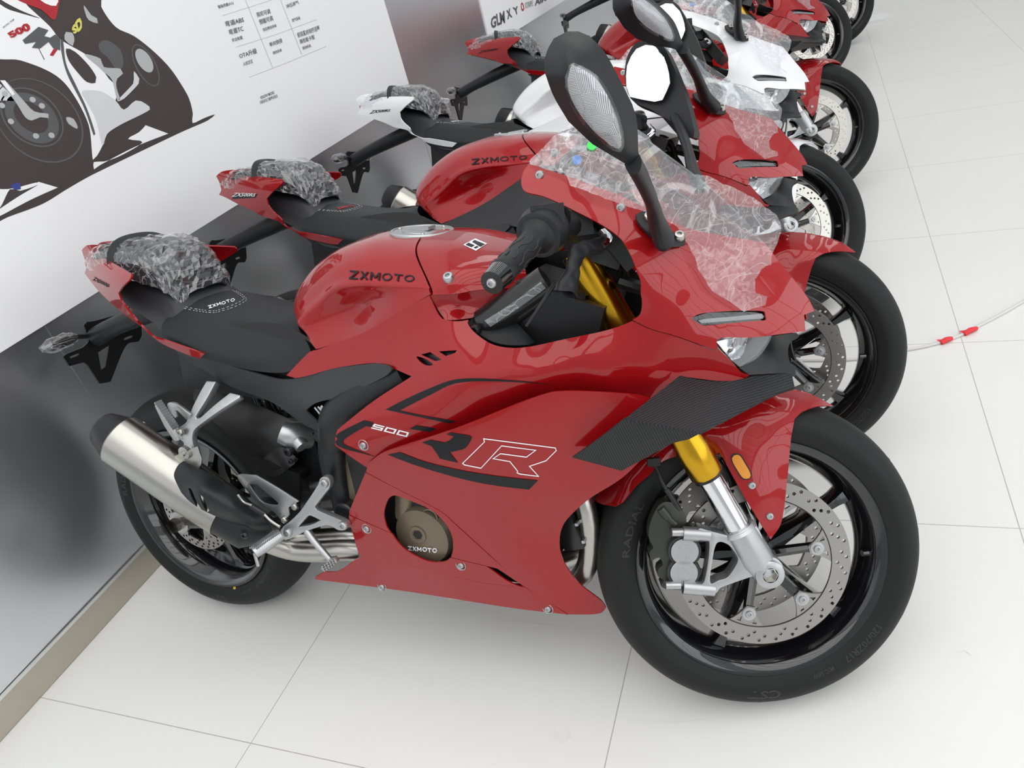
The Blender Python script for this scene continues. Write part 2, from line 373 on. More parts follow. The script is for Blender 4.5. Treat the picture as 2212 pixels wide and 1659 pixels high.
def text(name,s,quad,surf,m,parent,fr=None,bold=0,off=.0015,label=None,shear=0,spacing=1.0):
    """quad: photo pixels of the lettering's corners: bottom-left, bottom-right, top-right, top-left"""
    V,F=strokes(s,.19) if s=='ZXMOTO' else strokes(s,.20) if s=='500' else textflat(s,bold,shear,spacing); q=np.array(quad,float)
    co=[(1-u)*(1-v)*q[0]+u*(1-v)*q[1]+u*v*q[2]+(1-u)*v*q[3] for u,v in V]
    return lay(name,co,F,surf,m,parent,off,fr,label)
def catgrid(rows,nu=6,nv=6):
    R=[[Vector(p) for p in r] for r in rows]
    A=[spline(r,nv) for r in R]; cols=list(zip(*A)); B=[spline(c,nu) for c in cols]
    G=list(zip(*B)); return [list(g) for g in G]
def gridmesh(G,mirror=False):
    """G rows of points; mirror adds the y>0 half sharing the first column"""
    if mirror: G=[[Vector((p.x,-p.y,p.z)) for p in reversed(g[1:])]+list(g) for g in G]
    n=len(G[0]); V=[p for g in G for p in g]; F=[(i*n+j,i*n+j+1,(i+1)*n+j+1,(i+1)*n+j) for i in range(len(G)-1) for j in range(n-1)]
    return V,F
def surf(name,rows,m,parent,mirror=True,nu=6,nv=6,th=.004,label=None,toward=(0.3,-3,3)):
    G=catgrid(rows,nu,nv); V,F=gridmesh(G,mirror); V2,F2=shell(V,F,th,toward)
    return link(name,mesh(name,V2,F2),m,parent,label=label,sharp=50)
def plate(name,O,y,th,m,parent,holes=(),fr=None,step=6,bev=.0015,label=None,px=True,y2=None,tps=None):
    """flat casting: traced outline in the plane y of its frame, thickness th going away from the viewer; tps lets the plane bend"""
    fr=fr or BODY
    co,F=fill(outl(O,step),[outl(h,step*.7) for h in holes],0 if tps is None else step*1.6)
    V=[(fr.U(a,b,y if tps is None else float(tps((a,b))[0])) if px else Vector((a,y,b))) for a,b in co]
    V2,F2=shell(V,[tuple(f) for f in F],th,fr.C if px else (V[0].x,V[0].y-10,V[0].z)); me=fixn(mesh(name,V2,F2))
    if bev:
        b=bmesh.new(); b.from_mesh(me); e=[e for e in b.edges if len(e.link_faces)==2 and e.calc_face_angle(0)>1.0]
        bmesh.ops.bevel(b,geom=e,offset=bev,segments=2,affect='EDGES',profile=.5,clamp_overlap=True); b.to_mesh(me); b.free()
    return link(name,me,m,parent,label=label,sharp=40)
def obj(name,mb,m,parent,label=None,sharp=40,mats=None): return link(name,mb.mesh(name),m,parent,label=label,sharp=sharp,mats=mats)
def empty(name,label,cat,group=None,M4=None):
    o=bpy.data.objects.new(name,None); COL.objects.link(o); o.empty_display_size=.1
    o['label']=label; o['category']=cat
    if group: o['group']=group
    if M4 is not None: o.matrix_world=M4
    return o
def tag(o,label,cat,group=None):
    o['label']=label; o['category']=cat
    if group: o['group']=group
    return o
# ------------------------------------------------------------ the place: floor, wall, poster
WX=-1.924
def wallpt(px,py,dx=0):
    d=WORLD.ray(px,py); t=(WX+dx)/d.x; return WORLD.C+d*t
def floorpt(px,py,z=0):
    d=WORLD.ray(px,py); t=(z-CAMH)/d.z; return WORLD.C+d*t
def floor_mat():
    m=bpy.data.materials.new('white_floor_tiles'); m.use_nodes=True; nt=m.node_tree; b=nt.nodes['Principled BSDF']; N=nt.nodes.new; L=nt.links.new
    g=N('ShaderNodeTexCoord'); sx=N('ShaderNodeSeparateXYZ'); L(g.outputs['Object'],sx.inputs[0])
    def line(o,off,per,w):
        a=N('ShaderNodeMath'); a.operation='SUBTRACT'; L(sx.outputs[o],a.inputs[0]); a.inputs[1].default_value=off-per*50
        d=N('ShaderNodeMath'); d.operation='DIVIDE'; L(a.outputs[0],d.inputs[0]); d.inputs[1].default_value=per
        f=N('ShaderNodeMath'); f.operation='FRACT'; L(d.outputs[0],f.inputs[0])
        c=N('ShaderNodeMath'); c.operation='PINGPONG'; L(d.outputs[0],c.inputs[0]); c.inputs[1].default_value=.5
        lt=N('ShaderNodeMath'); lt.operation='LESS_THAN'; L(c.outputs[0],lt.inputs[0]); lt.inputs[1].default_value=w/per; return lt
    l1=line(0,.3985,.8037,.0011); l2=line(1,.6275,.8055,.0011)
    mx=N('ShaderNodeMath'); mx.operation='MAXIMUM'; L(l1.outputs[0],mx.inputs[0]); L(l2.outputs[0],mx.inputs[1])
    ns=N('ShaderNodeTexNoise'); ns.inputs['Scale'].default_value=2.2; ns.inputs['Detail'].default_value=6; L(g.outputs['Object'],ns.inputs['Vector'])
    r=N('ShaderNodeValToRGB'); r.color_ramp.elements[0].color=(.74,.74,.72,1); r.color_ramp.elements[1].color=(.79,.79,.78,1); L(ns.outputs['Fac'],r.inputs[0])
    c=N('ShaderNodeMixRGB'); L(mx.outputs[0],c.inputs[0]); L(r.outputs[0],c.inputs[1]); c.inputs[2].default_value=(.42,.41,.37,1); L(c.outputs[0],b.inputs['Base Color'])
    b.inputs['Roughness'].default_value=.33; b.inputs['Specular IOR Level'].default_value=.4
    bp=N('ShaderNodeBump'); bp.invert=True; bp.inputs['Strength'].default_value=.3; bp.inputs['Distance'].default_value=.001; L(mx.outputs[0],bp.inputs['Height']); L(bp.outputs[0],b.inputs['Normal'])
    return m
M['floor']=floor_mat()
M['scuff']=mat('floor_scuff',(.30,.29,.27),.7)
M['wall']=mat('satin_grey_panel',(.74,.76,.79),.29,.94)
M['poster']=mat('poster_white',(.90,.90,.92),.5)
M['ink']=mat('poster_brown_ink',(.055,.045,.042),.5)
M['inkg']=mat('poster_grey_ink',(.45,.46,.47),.5)
M['inklg']=mat('poster_light_grey_ink',(.66,.67,.69),.5)
M['inkr']=mat('poster_red_ink',(.42,.02,.03),.5)
M['inky']=mat('poster_yellow_ink',(.70,.65,.15),.5)
M['inkd']=mat('poster_dark_grey_ink',(.10,.10,.105),.5)
M['inkb']=mat('poster_blue_ink',(.04,.06,.28),.5)
M['base']=mat('brushed_beige_metal',(.50,.46,.39),.34,.8)
M['alu']=mat('aluminium_trim',(.75,.75,.74),.3,.9)
M['white']=mat('white_wall_paint',(.82,.82,.82),.6)
mb=MB(); box(mb,(3,3,-.02),(10.1,22,.04)); fl=None
# scuff marks worn into the tiles belong to the floor
SC=[[(885,1352),(890,1347),(940,1350),(985,1350)],[(887,1372),(915,1368)],[(1003,1387),(1020,1381),(1040,1377)],[(1057,1345),(1110,1342),(1160,1347),(1200,1353)],[(1120,1385),(1135,1392),(1147,1383),(1165,1400)],[(762,1453),(790,1445),(820,1448)],[(1358,1557),(1420,1560),(1480,1560),(1540,1553)],[(1198,1578),(1204,1590),(1196,1600)],[(1225,1576),(1232,1588),(1222,1602)],[(1205,1592),(1215,1600)],[(928,1455),(934,1470),(930,1482)],[(1160,1485),(1164,1495)],[(2070,1410),(2085,1405),(2098,1415)]]
for s in SC:
    P=[floorpt(*q,.0008) for q in s]; V=[];F=[]
    for i,p in enumerate(P):
        t=(P[min(i+1,len(P)-1)]-P[max(i-1,0)]).normalized(); n=Vector((-t.y,t.x,0))*(.0010+.0007*random.random()); V+=[p+n,p-n]
    for i in range(len(P)-1): F.append((2*i,2*i+1,2*i+3,2*i+2))
    mb.add(V,F,1)
fl=link('floor',mb.mesh('floor',False),'floor',mats=['floor','scuff'],smooth=False); fl['kind']='structure'
def st(name,mb,m,**k):
    o=link(name,mb.mesh(name),m,smooth=False,**k); o['kind']='structure'; return o
mb=MB(); box(mb,(WX-.06,3,1.9),(.10,22,4.4)); st('wall_left',mb,'white')
mb=MB()
for y0,y1 in ((-8,1.203),(1.207,3.566),(4.78,14)): box(mb,(WX-.005,(y0+y1)/2,(.097+.803)/2),(.012,y1-y0,.803-.097))
box(mb,(WX-.005,(3.570+4.776)/2,1.5),(.012,1.206,2.8))
wl=st('trim_1',mb,'wall')
mb=MB(); [box(mb,(WX-.001,y,.45),(.006,.003,.70)) for y in (1.205,3.568,4.778)]; st('trim_4',mb,'alu')
mb=MB(); box(mb,(WX-.001,3,.044),(.012,22,.084),mi=0); st('baseboard_left',mb,'base')
mb=MB(); box(mb,(WX+.000,3,.0905),(.016,22,.009)); st('trim_2',mb,'alu')
mb=MB(); box(mb,(3,3,4.55),(10.1,22,.1)); st('ceiling',mb,'white')
mb=MB(); box(mb,(3,14.05,2.2),(10.1,.1,4.6)); st('wall_back',mb,'white')
mb=MB(); 
for k in range(17): box(mb,(2.9,-7+k*1.3,4.42),(9.9,.09,.12))
st('trim_3',mb,'wall')
# posters: boards fixed to the wall above the grey panels
def polywall(P,dx,closed=True,holes=(),step=10,smooth=True):
    O=outl(P,step) if smooth else np.array([q[:2] for q in P],float)
    co,F=fill(O,[outl(h,step) for h in holes],0); return [wallpt(x,y,dx) for x,y in co],F
po=empty('poster','white wall poster printed with a race motorcycle and a Chinese specification table','poster',M4=Matrix.Translation((WX,2,.8)))
def wpart(name,mb,m,parent,label=None):
    me=mb.mesh(name,False); me.transform(parent.matrix_world.inverted()); return link(name,me,m,parent,smooth=False,label=label)
mb=MB(); box(mb,(WX+.003,(3.566-8)/2,2.0),(.010,11.566,2.395)); wpart('poster_board',mb,'poster',po)
J=lambda P:cr('J',P)
def ink(name,P,m,layer,holes=(),parent=None,smooth=True,label=None,crop='J'):
    V,F=polywall(cr(crop,P),.0082+layer*.0005,holes=[cr(crop,h) for h in holes],smooth=smooth); mb=MB(); mb.add(V,F); me=mb.mesh(name,False)
    n=vnorm(V,F); 
    if n[:,0].mean()<0: mb.F=[tuple(reversed(f)) for f in mb.F]
    return wpart(name,mb,m,parent or po,label)
# dark silhouette: wheels, engine and the stroke of shadow under the printed machine
ink('printed_motorcycle',[(-60,-40),(600,-40),(605,40),(690,160),(800,215),(910,300),(1010,400),(1080,500),(1130,590),(1152,680),(1150,735),(1220,705),(1285,683),(1240,720),(1150,760),(1060,800),(560,1040),(400,1130),(250,1220),(40,1300),(-60,1350),(-60,1270),(0,1240),(60,1130),(120,1140),(230,1090),(-60,1080)],'ink',0)
ink('printed_shadow_gap',[(228,1085,1),(345,1120,1),(180,1195),(0,1290),(-60,1310),(-60,1290),(100,1180),(225,1105)],'poster',1)
ink('printed_shadow_gap',[(560,968),(620,965),(720,930),(850,850),(765,830),(830,790),(870,748,1),(1005,798,1),(800,880),(600,985),(562,1012,1)],'poster',1)
ink('printed_shadow_tail',[(850,850),(810,838),(768,838),(740,860),(640,945),(620,952),(700,920)],'ink',2)
ink('printed_fairing',[(-60,20),(60,60),(240,110),(120,60),(0,-10),(120,-10),(170,40),(300,160),(360,235),(520,330),(600,400),(650,470),(690,510),(700,560),(690,600),(740,655),(810,600),(870,620),(895,655),(720,745),(640,800),(612,870),(580,930),(555,955),(540,800),(520,720),(460,600),(380,490),(280,420),(120,360),(-60,320)],'poster',2)
ink('printed_lower_fairing',[(490,545),(600,545),(690,600),(740,655),(810,600),(870,620),(895,655),(720,745),(640,800),(612,868),(575,720),(520,610)],'inklg',3)
ink('printed_fairing_opening',[(395,290),(450,310),(530,390),(575,460),(570,495),(520,490),(470,440),(410,360)],'ink',3)
ink('printed_fairing_edge',[(362,235,1),(378,240,1),(395,380),(450,500),(520,650),(570,800),(560,810),(500,640),(400,440),(365,300)],'inkd',3)
ink('printed_rider_leg',[(90,-20),(350,-20),(350,30),(325,120),(250,60),(150,20)],'inkr',3)
ink('printed_knee',[(230,-20),(340,-20),(335,35),(270,20)],'poster',4)
ink('printed_letter_x',[(135,240,1),(230,160,1),(290,180,1),(265,215,1),(300,225,1),(330,205,1),(360,235,1),(360,300,1),(320,290,1),(290,250,1),(240,290,1),(190,285,1),(215,250,1),(150,262,1)],'inkd',4,smooth=False)
ink('printed_red_bars',[(297,330,1),(320,292,1),(345,295,1),(318,334,1)],'inkr',4,smooth=False)
ink('printed_pinstripe',[(230,290,1),(234,290,1),(268,356,1),(263,356,1)],'inkd',4,smooth=False)
def wtext(s,quad,m,parent=po,crop='J',bold=0.01,dx=.0105,name='printed_text',label=None):
    V,F=textflat(s,bold); q=np.array([c[:2] for c in cr(crop,quad)],float)
    co=[(1-u)*(1-v)*q[0]+u*(1-v)*q[1]+u*v*q[2]+(1-u)*v*q[3] for u,v in V]
    W3=[wallpt(x,y,dx) for x,y in co]
    if vnorm(W3,F)[:,0].mean()<0: F=[tuple(reversed(f)) for f in F]
    mb=MB(); mb.add(W3,F); return wpart(name,mb,m,parent,label)
wtext('500',[(70,228),(190,178),(165,130),(38,200)],'inkr',bold=.06)
wtext('RACING TEAM',[(22,168),(85,120),(82,110),(16,160)],'inkd')
wtext('SD',[(442,205),(497,175),(480,85),(425,170)],'inky',bold=.06)
# printed front wheel, fork and rear chain
def ell(cx_,cy_,a,b,rot=0,n=28): 
    r=math.radians(rot); return [(cx_+a*math.cos(t)*math.cos(r)-b*math.sin(t)*math.sin(r),cy_+a*math.cos(t)*math.sin(r)+b*math.sin(t)*math.cos(r)) for t in [2*PI*k/n for k in range(n)]]
ink('printed_brake_disc',ell(190,700,215,150,40),'inkd',1,holes=[ell(190,700,205,140,40)])
ink('printed_brake_disc',ell(190,705,185,125,40),'inkd',1,holes=[ell(185,700,120,75,40)])
ink('printed_rim',ell(230,720,300,215,40),'inkd',1,holes=[ell(228,718,292,207,40)])
ink('printed_rear_disc',ell(870,390,140,60,62),'inkd',1,holes=[ell(870,390,132,52,62)])
ink('printed_rear_hub',ell(862,362,80,40,58),'inkg',2)
ink('printed_fork',[(5,485),(30,480),(140,600),(205,665),(290,680),(290,705),(240,700),(190,720),(150,700),(100,620)],'inkg',2)
ink('printed_fork_tube',[(0,480,1),(30,480,1),(88,560,1),(75,572,1)],'poster',3,smooth=False)
for a in ((30,560),(195,595),(250,632),(65,725),(215,812),(308,808),(12,630)): ink('printed_bolt',ell(a[0],a[1],20,16,30,12),'inkg',2)
ink('printed_fender',[(-60,440),(0,500),(60,560),(90,600),(20,600),(-60,590)],'inklg',1)
ink('printed_footrest',[(505,325),(600,350),(620,400),(720,410),(735,440),(700,470),(695,520),(720,600),(700,600),(670,480),(620,430),(590,400)],'inkg',3)
ink('printed_footrest',[(800,425),(832,470),(828,500),(740,590),(700,605),(720,580),(795,500),(800,470)],'inklg',3)
ink('printed_engine',[(590,260),(640,240),(720,300),(735,400),(690,410),(640,340),(600,310)],'inkd',1)
ink('printed_clutch_lever',[(500,30),(545,90),(580,110),(585,140),(530,120),(510,80)],'inkg',1)
ink('printed_belt',[(395,190),(432,195),(445,240),(435,275),(385,235)],'inkg',3)
ink('printed_knee_slider',[(60,1110),(120,1090),(125,1130),(90,1135)],'inkb',2)
ink('printed_heat_streak',[(395,700),(440,710),(465,760),(460,770),(410,740)],'inkg',1)
# specification table
T=[('弯道ABS',[(1350,160),(1460,132),(1452,98),(1342,128)]),('弯道TC',[(1372,208),(1458,185),(1448,150),(1363,178)]),('安全配置',[(1390,250),(1452,232),(1446,212),(1384,230)]),
('整备质量(KG)',[(1308,55),(1398,28),(1392,6),(1300,32)]),('OTA升级',[(1436,350),(1538,318),(1530,285),(1425,320)]),('人机交互',[(1455,395),(1512,375),(1508,352),(1450,372)]),
('阻尼可调',[(1540,102),(1618,80),(1610,52),(1532,75)]),('预载可调',[(1556,148),(1634,122),(1625,92),(1545,118)]),('前后悬挂系统',[(1575,188),(1655,160),(1648,142),(1568,168)]),('冲压进气',[(1715,52),(1788,22),(1780,0),(1706,28)]),('进气系统',[(1748,132),(1796,115),(1790,96),(1742,112)]),
('单向快排',[(1615,280),(1690,254),(1682,226),(1606,254)]),('换挡系统',[(1634,326),(1686,306),(1680,288),(1628,308)]),('前双盘对向四活塞',[(1782,225),(1912,180),(1906,150),(1773,195)]),('高性能卡钳',[(1796,262),(1882,232),(1874,206),(1788,236)]),('制动系统',[(1812,298),(1860,280),(1854,262),(1806,278)]),
('KNOW MORE',[(1560,592),(1640,560),(1636,542),(1555,574)]),('扫码关注了解更多资讯',[(1556,622),(1660,582),(1656,562),(1552,602)])]
for s,q in T: wtext(s,q,'inkd',name='printed_text')
for a,b in (((1328,94),(1530,30)),((1530,30),(1730,-36)),((1408,282),(1650,206)),((1650,206),(1890,117)),((1488,462),(1720,372)),((1720,372),(1950,276)),((1462,-10),(1628,402)),((1672,-10),(1804,328))):
    dx,dy=b[0]-a[0],b[1]-a[1]; l=math.hypot(dx,dy); nx,ny=-dy/l*1.1,dx/l*1.1
    ink('table_rule',[(a[0]+nx,a[1]+ny,1),(b[0]+nx,b[1]+ny,1),(b[0]-nx,b[1]-ny,1),(a[0]-nx,a[1]-ny,1)],'inkg',1,smooth=False)
p2=empty('poster','white wall poster lettered with sponsor marks, farther along the wall behind the red tail','poster',M4=Matrix.Translation((WX,6,.8)))
mb=MB(); box(mb,(WX+.003,(4.78+9.5)/2,2.0),(.010,4.72,2.395)); wpart('poster_board',mb,'poster',p2)
for s,q,m in (('G',[(1112,232),(1150,215),(1150,120),(1105,140)],'inkd'),('LM',[(1160,205),(1222,182),(1215,85),(1150,112)],'inkd'),('X',[(1240,155),(1280,135),(1262,62),(1230,85)],'inkd'),('Y',[(1300,122),(1330,105),(1322,48),(1280,60)],'inkd'),('O',[(1352,95),(1380,80),(1362,12),(1344,25)],'inkr'),('STRIPE',[(1385,70),(1445,45),(1440,0),(1378,22)],'inkg'),('AIM',[(1458,48),(1550,5),(1545,-40),(1460,-10)],'inkd')):
    wtext(s,q,m,parent=p2,crop='K',bold=.03)
# cable on the floor
C=[(1700,779),(1850,776),(1958,756),(2000,748),(2040,737),(2075,724),(2110,706),(2160,680),(2200,657),(2260,620),(2350,540)]
P=[floorpt(*q,.0045)for q in C]; mb=MB(); V,F=tube(P,.0045,8,6); mb.add(V,F); tag(obj('floor_cable',mb,mat('white_cable',(.66,.65,.62),.5),None),'pale white cable snaking across the floor tiles at the right','cable')
M['tape']=mat('red_tape',(.75,.03,.04),.5)
for (q,l) in (([(2083,722),(2110,709)],'strip of red tape wrapped on the floor cable, right of the grout crossing'),([(2033,741),(2056,731)],'crumpled red tape flag on the floor cable, nearer the front wheel')):
    a,b=[floorpt(*c,.006) for c in q]; mb=MB(); V,F=tube([a,(a+b)/2+Vector((0,0,.004)),b],[.007,.009,.006],8,3); mb.add(V,F)
    d=(b-a); n=Vector((-d.y,d.x,0)).normalized(); mb.add([a,a+n*.02+Vector((0,0,.004)),a+d*.5+n*.012,a+d*.6],[(0,1,2,3)]); tag(obj('red_tape',mb,'tape',None),l,'tape')
mb=MB()
for k in range(11): box(mb,(7.80,-8+k*1.4,2.4),(.07,.06,3.8))
for z in (.75,2.5,4.25): box(mb,(7.80,-1,z),(.07,14.1,.07))
o_=st('window_1',mb,'wall')
# ------------------------------------------------------------ motorcycle: wheels, fork, fender (steered frame = axle centred)
SHOW=True
bike=empty('motorcycle','nearest motorcycle, glossy red, whole side in view with a white outlined letter','motorcycle','sport motorcycles parked in a row',ROOT)
STEERED=[]
def fk(o): o.matrix_local=STEER.copy(); STEERED.append(o.name); return o
def rimmesh(hw,front=True):
    mb=MB(); R=.2285
    prof=[(-hw,R),(-hw+.006,R+.002),(-hw+.009,R-.006),(-hw+.013,R-.013),(-hw+.03,.207),(-hw+.04,.200),(0,.196),(hw-.04,.200),(hw-.03,.207),(hw-.013,R-.013),(hw-.009,R-.006),(hw-.006,R+.002),(hw,R),(hw-.001,R-.010),(hw-.010,R-.020),(hw-.028,.201),(hw-.04,.194),(0,.190),(-hw+.04,.194),(-hw+.028,.201),(-hw+.010,R-.020),(-hw+.001,R-.010)]
    V,F=lathe(prof,seg=96,closed=True); mb.add(V,F)
    return mb
def spokes(mb,n,a0,hr,w0,wm,w1,d0,d1,r1=.196,split=0):
    for k in range(n):
        for s in ((-1,1) if split else (0,)):
            a=a0+2*PI*k/n; ca,sa=math.cos(a),math.sin(a); V=[];F=[]; ST=9
            for i in range(ST+1):
                t=i/ST; r=hr+(r1-hr)*t; w=w0+(wm-w0)*min(1,t/.5) if t<.5 else wm+(w1-wm)*max(0,(t-.75)/.25)**2
                d=d0+(d1-d0)*t; off=s*split*t; tx=-sa; tz=ca
                for (p,q) in ((-1,-.55),(-.6,-1),(.6,-1),(1,-.55),(1,.55),(.6,1),(-.6,1),(-1,.55)):
                    V.append((r*ca+tx*(off+p*w/2),q*d/2,r*sa+tz*(off+p*w/2)))
            for i in range(ST):
                for j in range(8): a1=i*8+j; b1=i*8+(j+1)%8; F.append((a1,b1,b1+8,a1+8))
            mb.add(V,F)
def tyre(hw,R,prof): 
    P=[(-y,r) for y,r in prof[::-1]]+list(prof[1:]); Q=spline([(a,b,0) for a,b in P],4); mb=MB(); V,F=lathe([(q.x,q.y) for q in Q],seg=128); mb.add(V,F); return mb
FP=[(0,.300),(.018,.2988),(.036,.293),(.050,.282),(.0585,.267),(.0605,.254),(.057,.241),(.0515,.229),(.047,.226)]
RP=[(0,.312),(.022,.3105),(.045,.303),(.064,.290),(.077,.273),(.080,.258),(.076,.244),(.069,.231),(.064,.226)]
# brake disc plate in its own (x,z) plane
def discmesh(ro,ri,y,th,petals=6,a0=0,holes=True,bolt_r=.100):
    O=[(ro*math.cos(2*PI*k/96),ro*math.sin(2*PI*k/96)) for k in range(96)]
    inn=[]
    for k in range(192):
        a=2*PI*k/192; ph=((a-a0)*petals/(2*PI)+.5)%1-.5; s=abs(ph)
        r=ri if s>.26 else (bolt_r-.014 if s<.09 else bolt_r-.014+(ri-bolt_r+.014)*((s-.09)/.17)**.8)
        inn.append((r*math.cos(a),r*math.sin(a)))
    H=[inn]
    def circ(cx_,cz,r,n=8): return [(cx_+r*math.cos(2*PI*k/n),cz+r*math.sin(2*PI*k/n)) for k in range(n)]
    if holes:
        nn=30
        for k in range(nn):
            a=2*PI*k/nn
            H.append(circ(*((ro-.0075)*math.cos(a),(ro-.0075)*math.sin(a)),.0034))
            H.append(circ(*((ro-.0155)*math.cos(a+.07),(ro-.0155)*math.sin(a+.07)),.0034))
            if k%2: H.append(circ(*((ro-.0235)*math.cos(a+.14),(ro-.0235)*math.sin(a+.14)),.0034))
        for k in range(petals):
            a=a0+2*PI*k/petals
            for s in (-1,1):
                b=a+s*.13; r=ri-.006; H.append([(r*math.cos(b-.035),r*math.sin(b-.035)),(r*math.cos(b+.035),r*math.sin(b+.035)),((r-.010)*math.cos(b-s*.03),(r-.010)*math.sin(b-s*.03))])
    co,F=fill(np.array(O),[np.array(h) for h in H],0)
    V=[Vector((a,y,b)) for a,b in co]; V2,F2=shell(V,F,th,(0,y-10,0)); mb=MB(); mb.add(V2,F2); return mb
# --- front wheel
rim=rimmesh(.0535); spokes(rim,5,math.radians(30),.03,.040,.020,.036,.062,.040)
V,F=lathe([(-.045,.012),(-.045,.030),(-.03,.034),(-.02,.040),(.02,.040),(.03,.034),(.045,.030),(.045,.012)],seg=40); rim.add(V,F)
V,F=tube([(.212*math.cos(-.05),-.03,.212*math.sin(-.05)),(.190*math.cos(-.05),-.034,.190*math.sin(-.05))],.006,8,0); rim.add(V,F)
fw=fk(obj('front_wheel',rim,'gloss',bike)); 
ty=obj('tire',tyre(.06,.3,FP),'rubber',fw)
def grooves(parent,prof_w,R,n):
    mb=MB(); prof=RP if prof_w>.07 else FP; ys=[p[0] for p in prof]; rs=[p[1] for p in prof]
    for k in range(n):
        for s in (-1,1):
            a0=2*PI*(k+(.5 if s>0 else 0))/n; V=[];F=[]
            for i in range(9):
                t=i/8; y=(.12+.78*t)*prof_w; a=a0+.30*t*t-.02; r=np.interp(y,ys,rs)+.0006; w=.0016*math.sin(PI*min(1,t*1.1+.08))+.0003
                ca,sa=math.cos(a),math.sin(a); V+=[(r*ca-sa*w,s*y,r*sa+ca*w),(r*ca+sa*w,s*y,r*sa-ca*w)]
            for i in range(8): F.append((2*i,2*i+1,2*i+3,2*i+2))
            mb.add(V,F)
    return obj('tread_groove',mb,'groove',parent)
def walltext(parent,s,ang,r,h,yw,m='tyreink',wid=None):
    V,F=textflat(s,.02); n=len(s); wid=wid or h*.75*n; out=[]
    for u,v in V:
        a=ang+(.5-u)*wid/r; rr=r+(v-.5)*h; y=-yw(rr)-.0009; out.append((rr*math.cos(a),y,rr*math.sin(a)))
    mb=MB(); mb.add(out,F); V2,F2=shell(mb.V,mb.F,.001,(0,-9,0)); mb=MB(); mb.add(V2,F2); return obj('tire_lettering',mb,m,parent)
yF=lambda r:float(np.interp(r,[p[1] for p in FP[::-1]],[p[0] for p in FP[::-1]]))
yR=lambda r:float(np.interp(r,[p[1] for p in RP[::-1]],[p[0] for p in RP[::-1]]))
def tyremarks(parent,yw,front):
    # lettering moulded in the sidewall (children of the wheel)
    walltext(parent,'120/70ZR17' if front else '160/60ZR17',math.radians(-45),.250,.012,yw)
    walltext(parent,'M/C 58W',math.radians(-66),.249,.008,yw)
    walltext(parent,'CST',math.radians(-92),.264,.020,yw,wid=.06)
    walltext(parent,'RADIAL',math.radians(160),.249,.014,yw,wid=.11)
grooves(fw,.06,.3,11); tyremarks(fw,yF,True)
for s in (-1,1):
    mb=discmesh(.157,.124,.0645*s if s<0 else .0605,.0045,a0=math.radians(12))
    d=obj('brake_disc',mb,'disc',fw)
    mb=MB(); 
    for k in range(6):
        a=math.radians(12)+PI/3*k; p=(.100*math.cos(a),s*.0655,.100*math.sin(a)); mb=MB(); bolt(mb,p,.0075,(0,s,0)); V,F=lathe([(0,.0125),(.0025,.0125),(.003,.0065)],seg=16,T=axisT((p[0],s*.064,p[2]),(0,s,0))); mb.add(V,F); obj('disc_bolt',mb,'silver',fw)
    mb=MB(); V,F=lathe([(s*.0652,.1222),(s*.0656,.1226),(s*.0656,.1234),(s*.0652,.1238)],seg=96); mb.add(V,F); obj('disc_groove_ring',mb,'dark',fw)
    mb=MB()
    for k in range(6):
        a=math.radians(12)+PI/3*k; V,F=tube([(.03*math.cos(a),s*.030,.03*math.sin(a)),(.105*math.cos(a),s*.056,.105*math.sin(a))],[.011,.009],8,0); mb.add(V,F)
    obj('disc_carrier',mb,'gloss',fw)
# valve, balance dot
# --- fork
def FU(c,u,v,y): x,yy,*_=cr(c,[(u,v)])[0]; return FORK.U(x,yy,y)
YF=-.104
a=FU('W',805,705,YF); b=FU('W',635,400,YF); g=FU('W',545,250,YF); g2=FU('D',2085,430,YF)
print('fork pts',[tuple(round(q,3) for q in p) for p in (a,b,g,g2)],'axis deg',[round(math.degrees(math.atan2(-(q.x-a.x),(q.z-a.z))),1) for q in (b,g,g2)])
fd=(g2-a); fd.y=0; fd.normalize()
for s in (1,-1):
    q=lambda p:Vector((p.x,p.y*s,p.z))
    mb=MB(); V,F=tube([q(a-fd*.04),q(a+fd*.24)],.0218,28,0); mb.add(V,F); ft=fk(obj('fork_tube',mb,'chrome',bike))
    L=(b-a).length; P=[a+fd*(L-.002),a+fd*(L+.004),a+fd*(L+.055),a+fd*(L+.085),a+fd*(L+.115),a+fd*.50,a+fd*(g2-a).length,a+fd*((g2-a).length+.03)]
    mb=MB(); V,F=tube([q(p) for p in P],[.0255,.0295,.0295,.0270,.0285,.0285,.0285,.0285],28,0); mb.add(V,F); fk(obj('fork_outer_tube',mb,'gold',bike))
    mb=MB(); V,F=tube([q(a+fd*(L-.006)),q(a+fd*(L+.001))],.0262,28,0); mb.add(V,F); fk(obj('fork_seal',mb,'dark',bike))
# fork foot: socket, arm, axle clamp
W_=lambda P:cr('W',P)
foot=[(735,735),(760,700),(845,668),(880,672),(905,700),(940,790),(960,830),(1000,850),(1028,885),(1015,925),(1005,960),(960,978),(915,960),(890,935),(700,1000),(672,1030),(550,1028),(552,990),(612,970),(640,760),(585,740),(585,688),(640,700),(735,725)]
h1=[(680,765),(735,770),(780,820),(790,860),(740,940),(690,960),(645,972),(655,860)]
h2=[(700,940)]
f_=plate('fork_foot',W_(foot),-.118,.030,'silver',bike,holes=[W_(h1)],fr=FORK,bev=.004); fk(f_)
mb=MB(); V,F=tube([a+fd*.01,a-fd*.055,a-fd*.085],[.0285,.0300,.024],28,0); mb.add(V,F); V,F=tube([a+fd*.012,a+fd*.004],[.027,.0315],28,0); mb.add(V,F)
ax=FU('W',957,928,-.125)
V,F=lathe([(.03,.0250),(-.004,.0250),(-.006,.022),(-.006,.0135),(.002,.0125),(.002,0)],seg=32,T=axisT((ax.x,-.125,ax.z),(0,1,0))); mb.add(V,F)
fk(obj('axle_clamp',mb,'silver',bike))
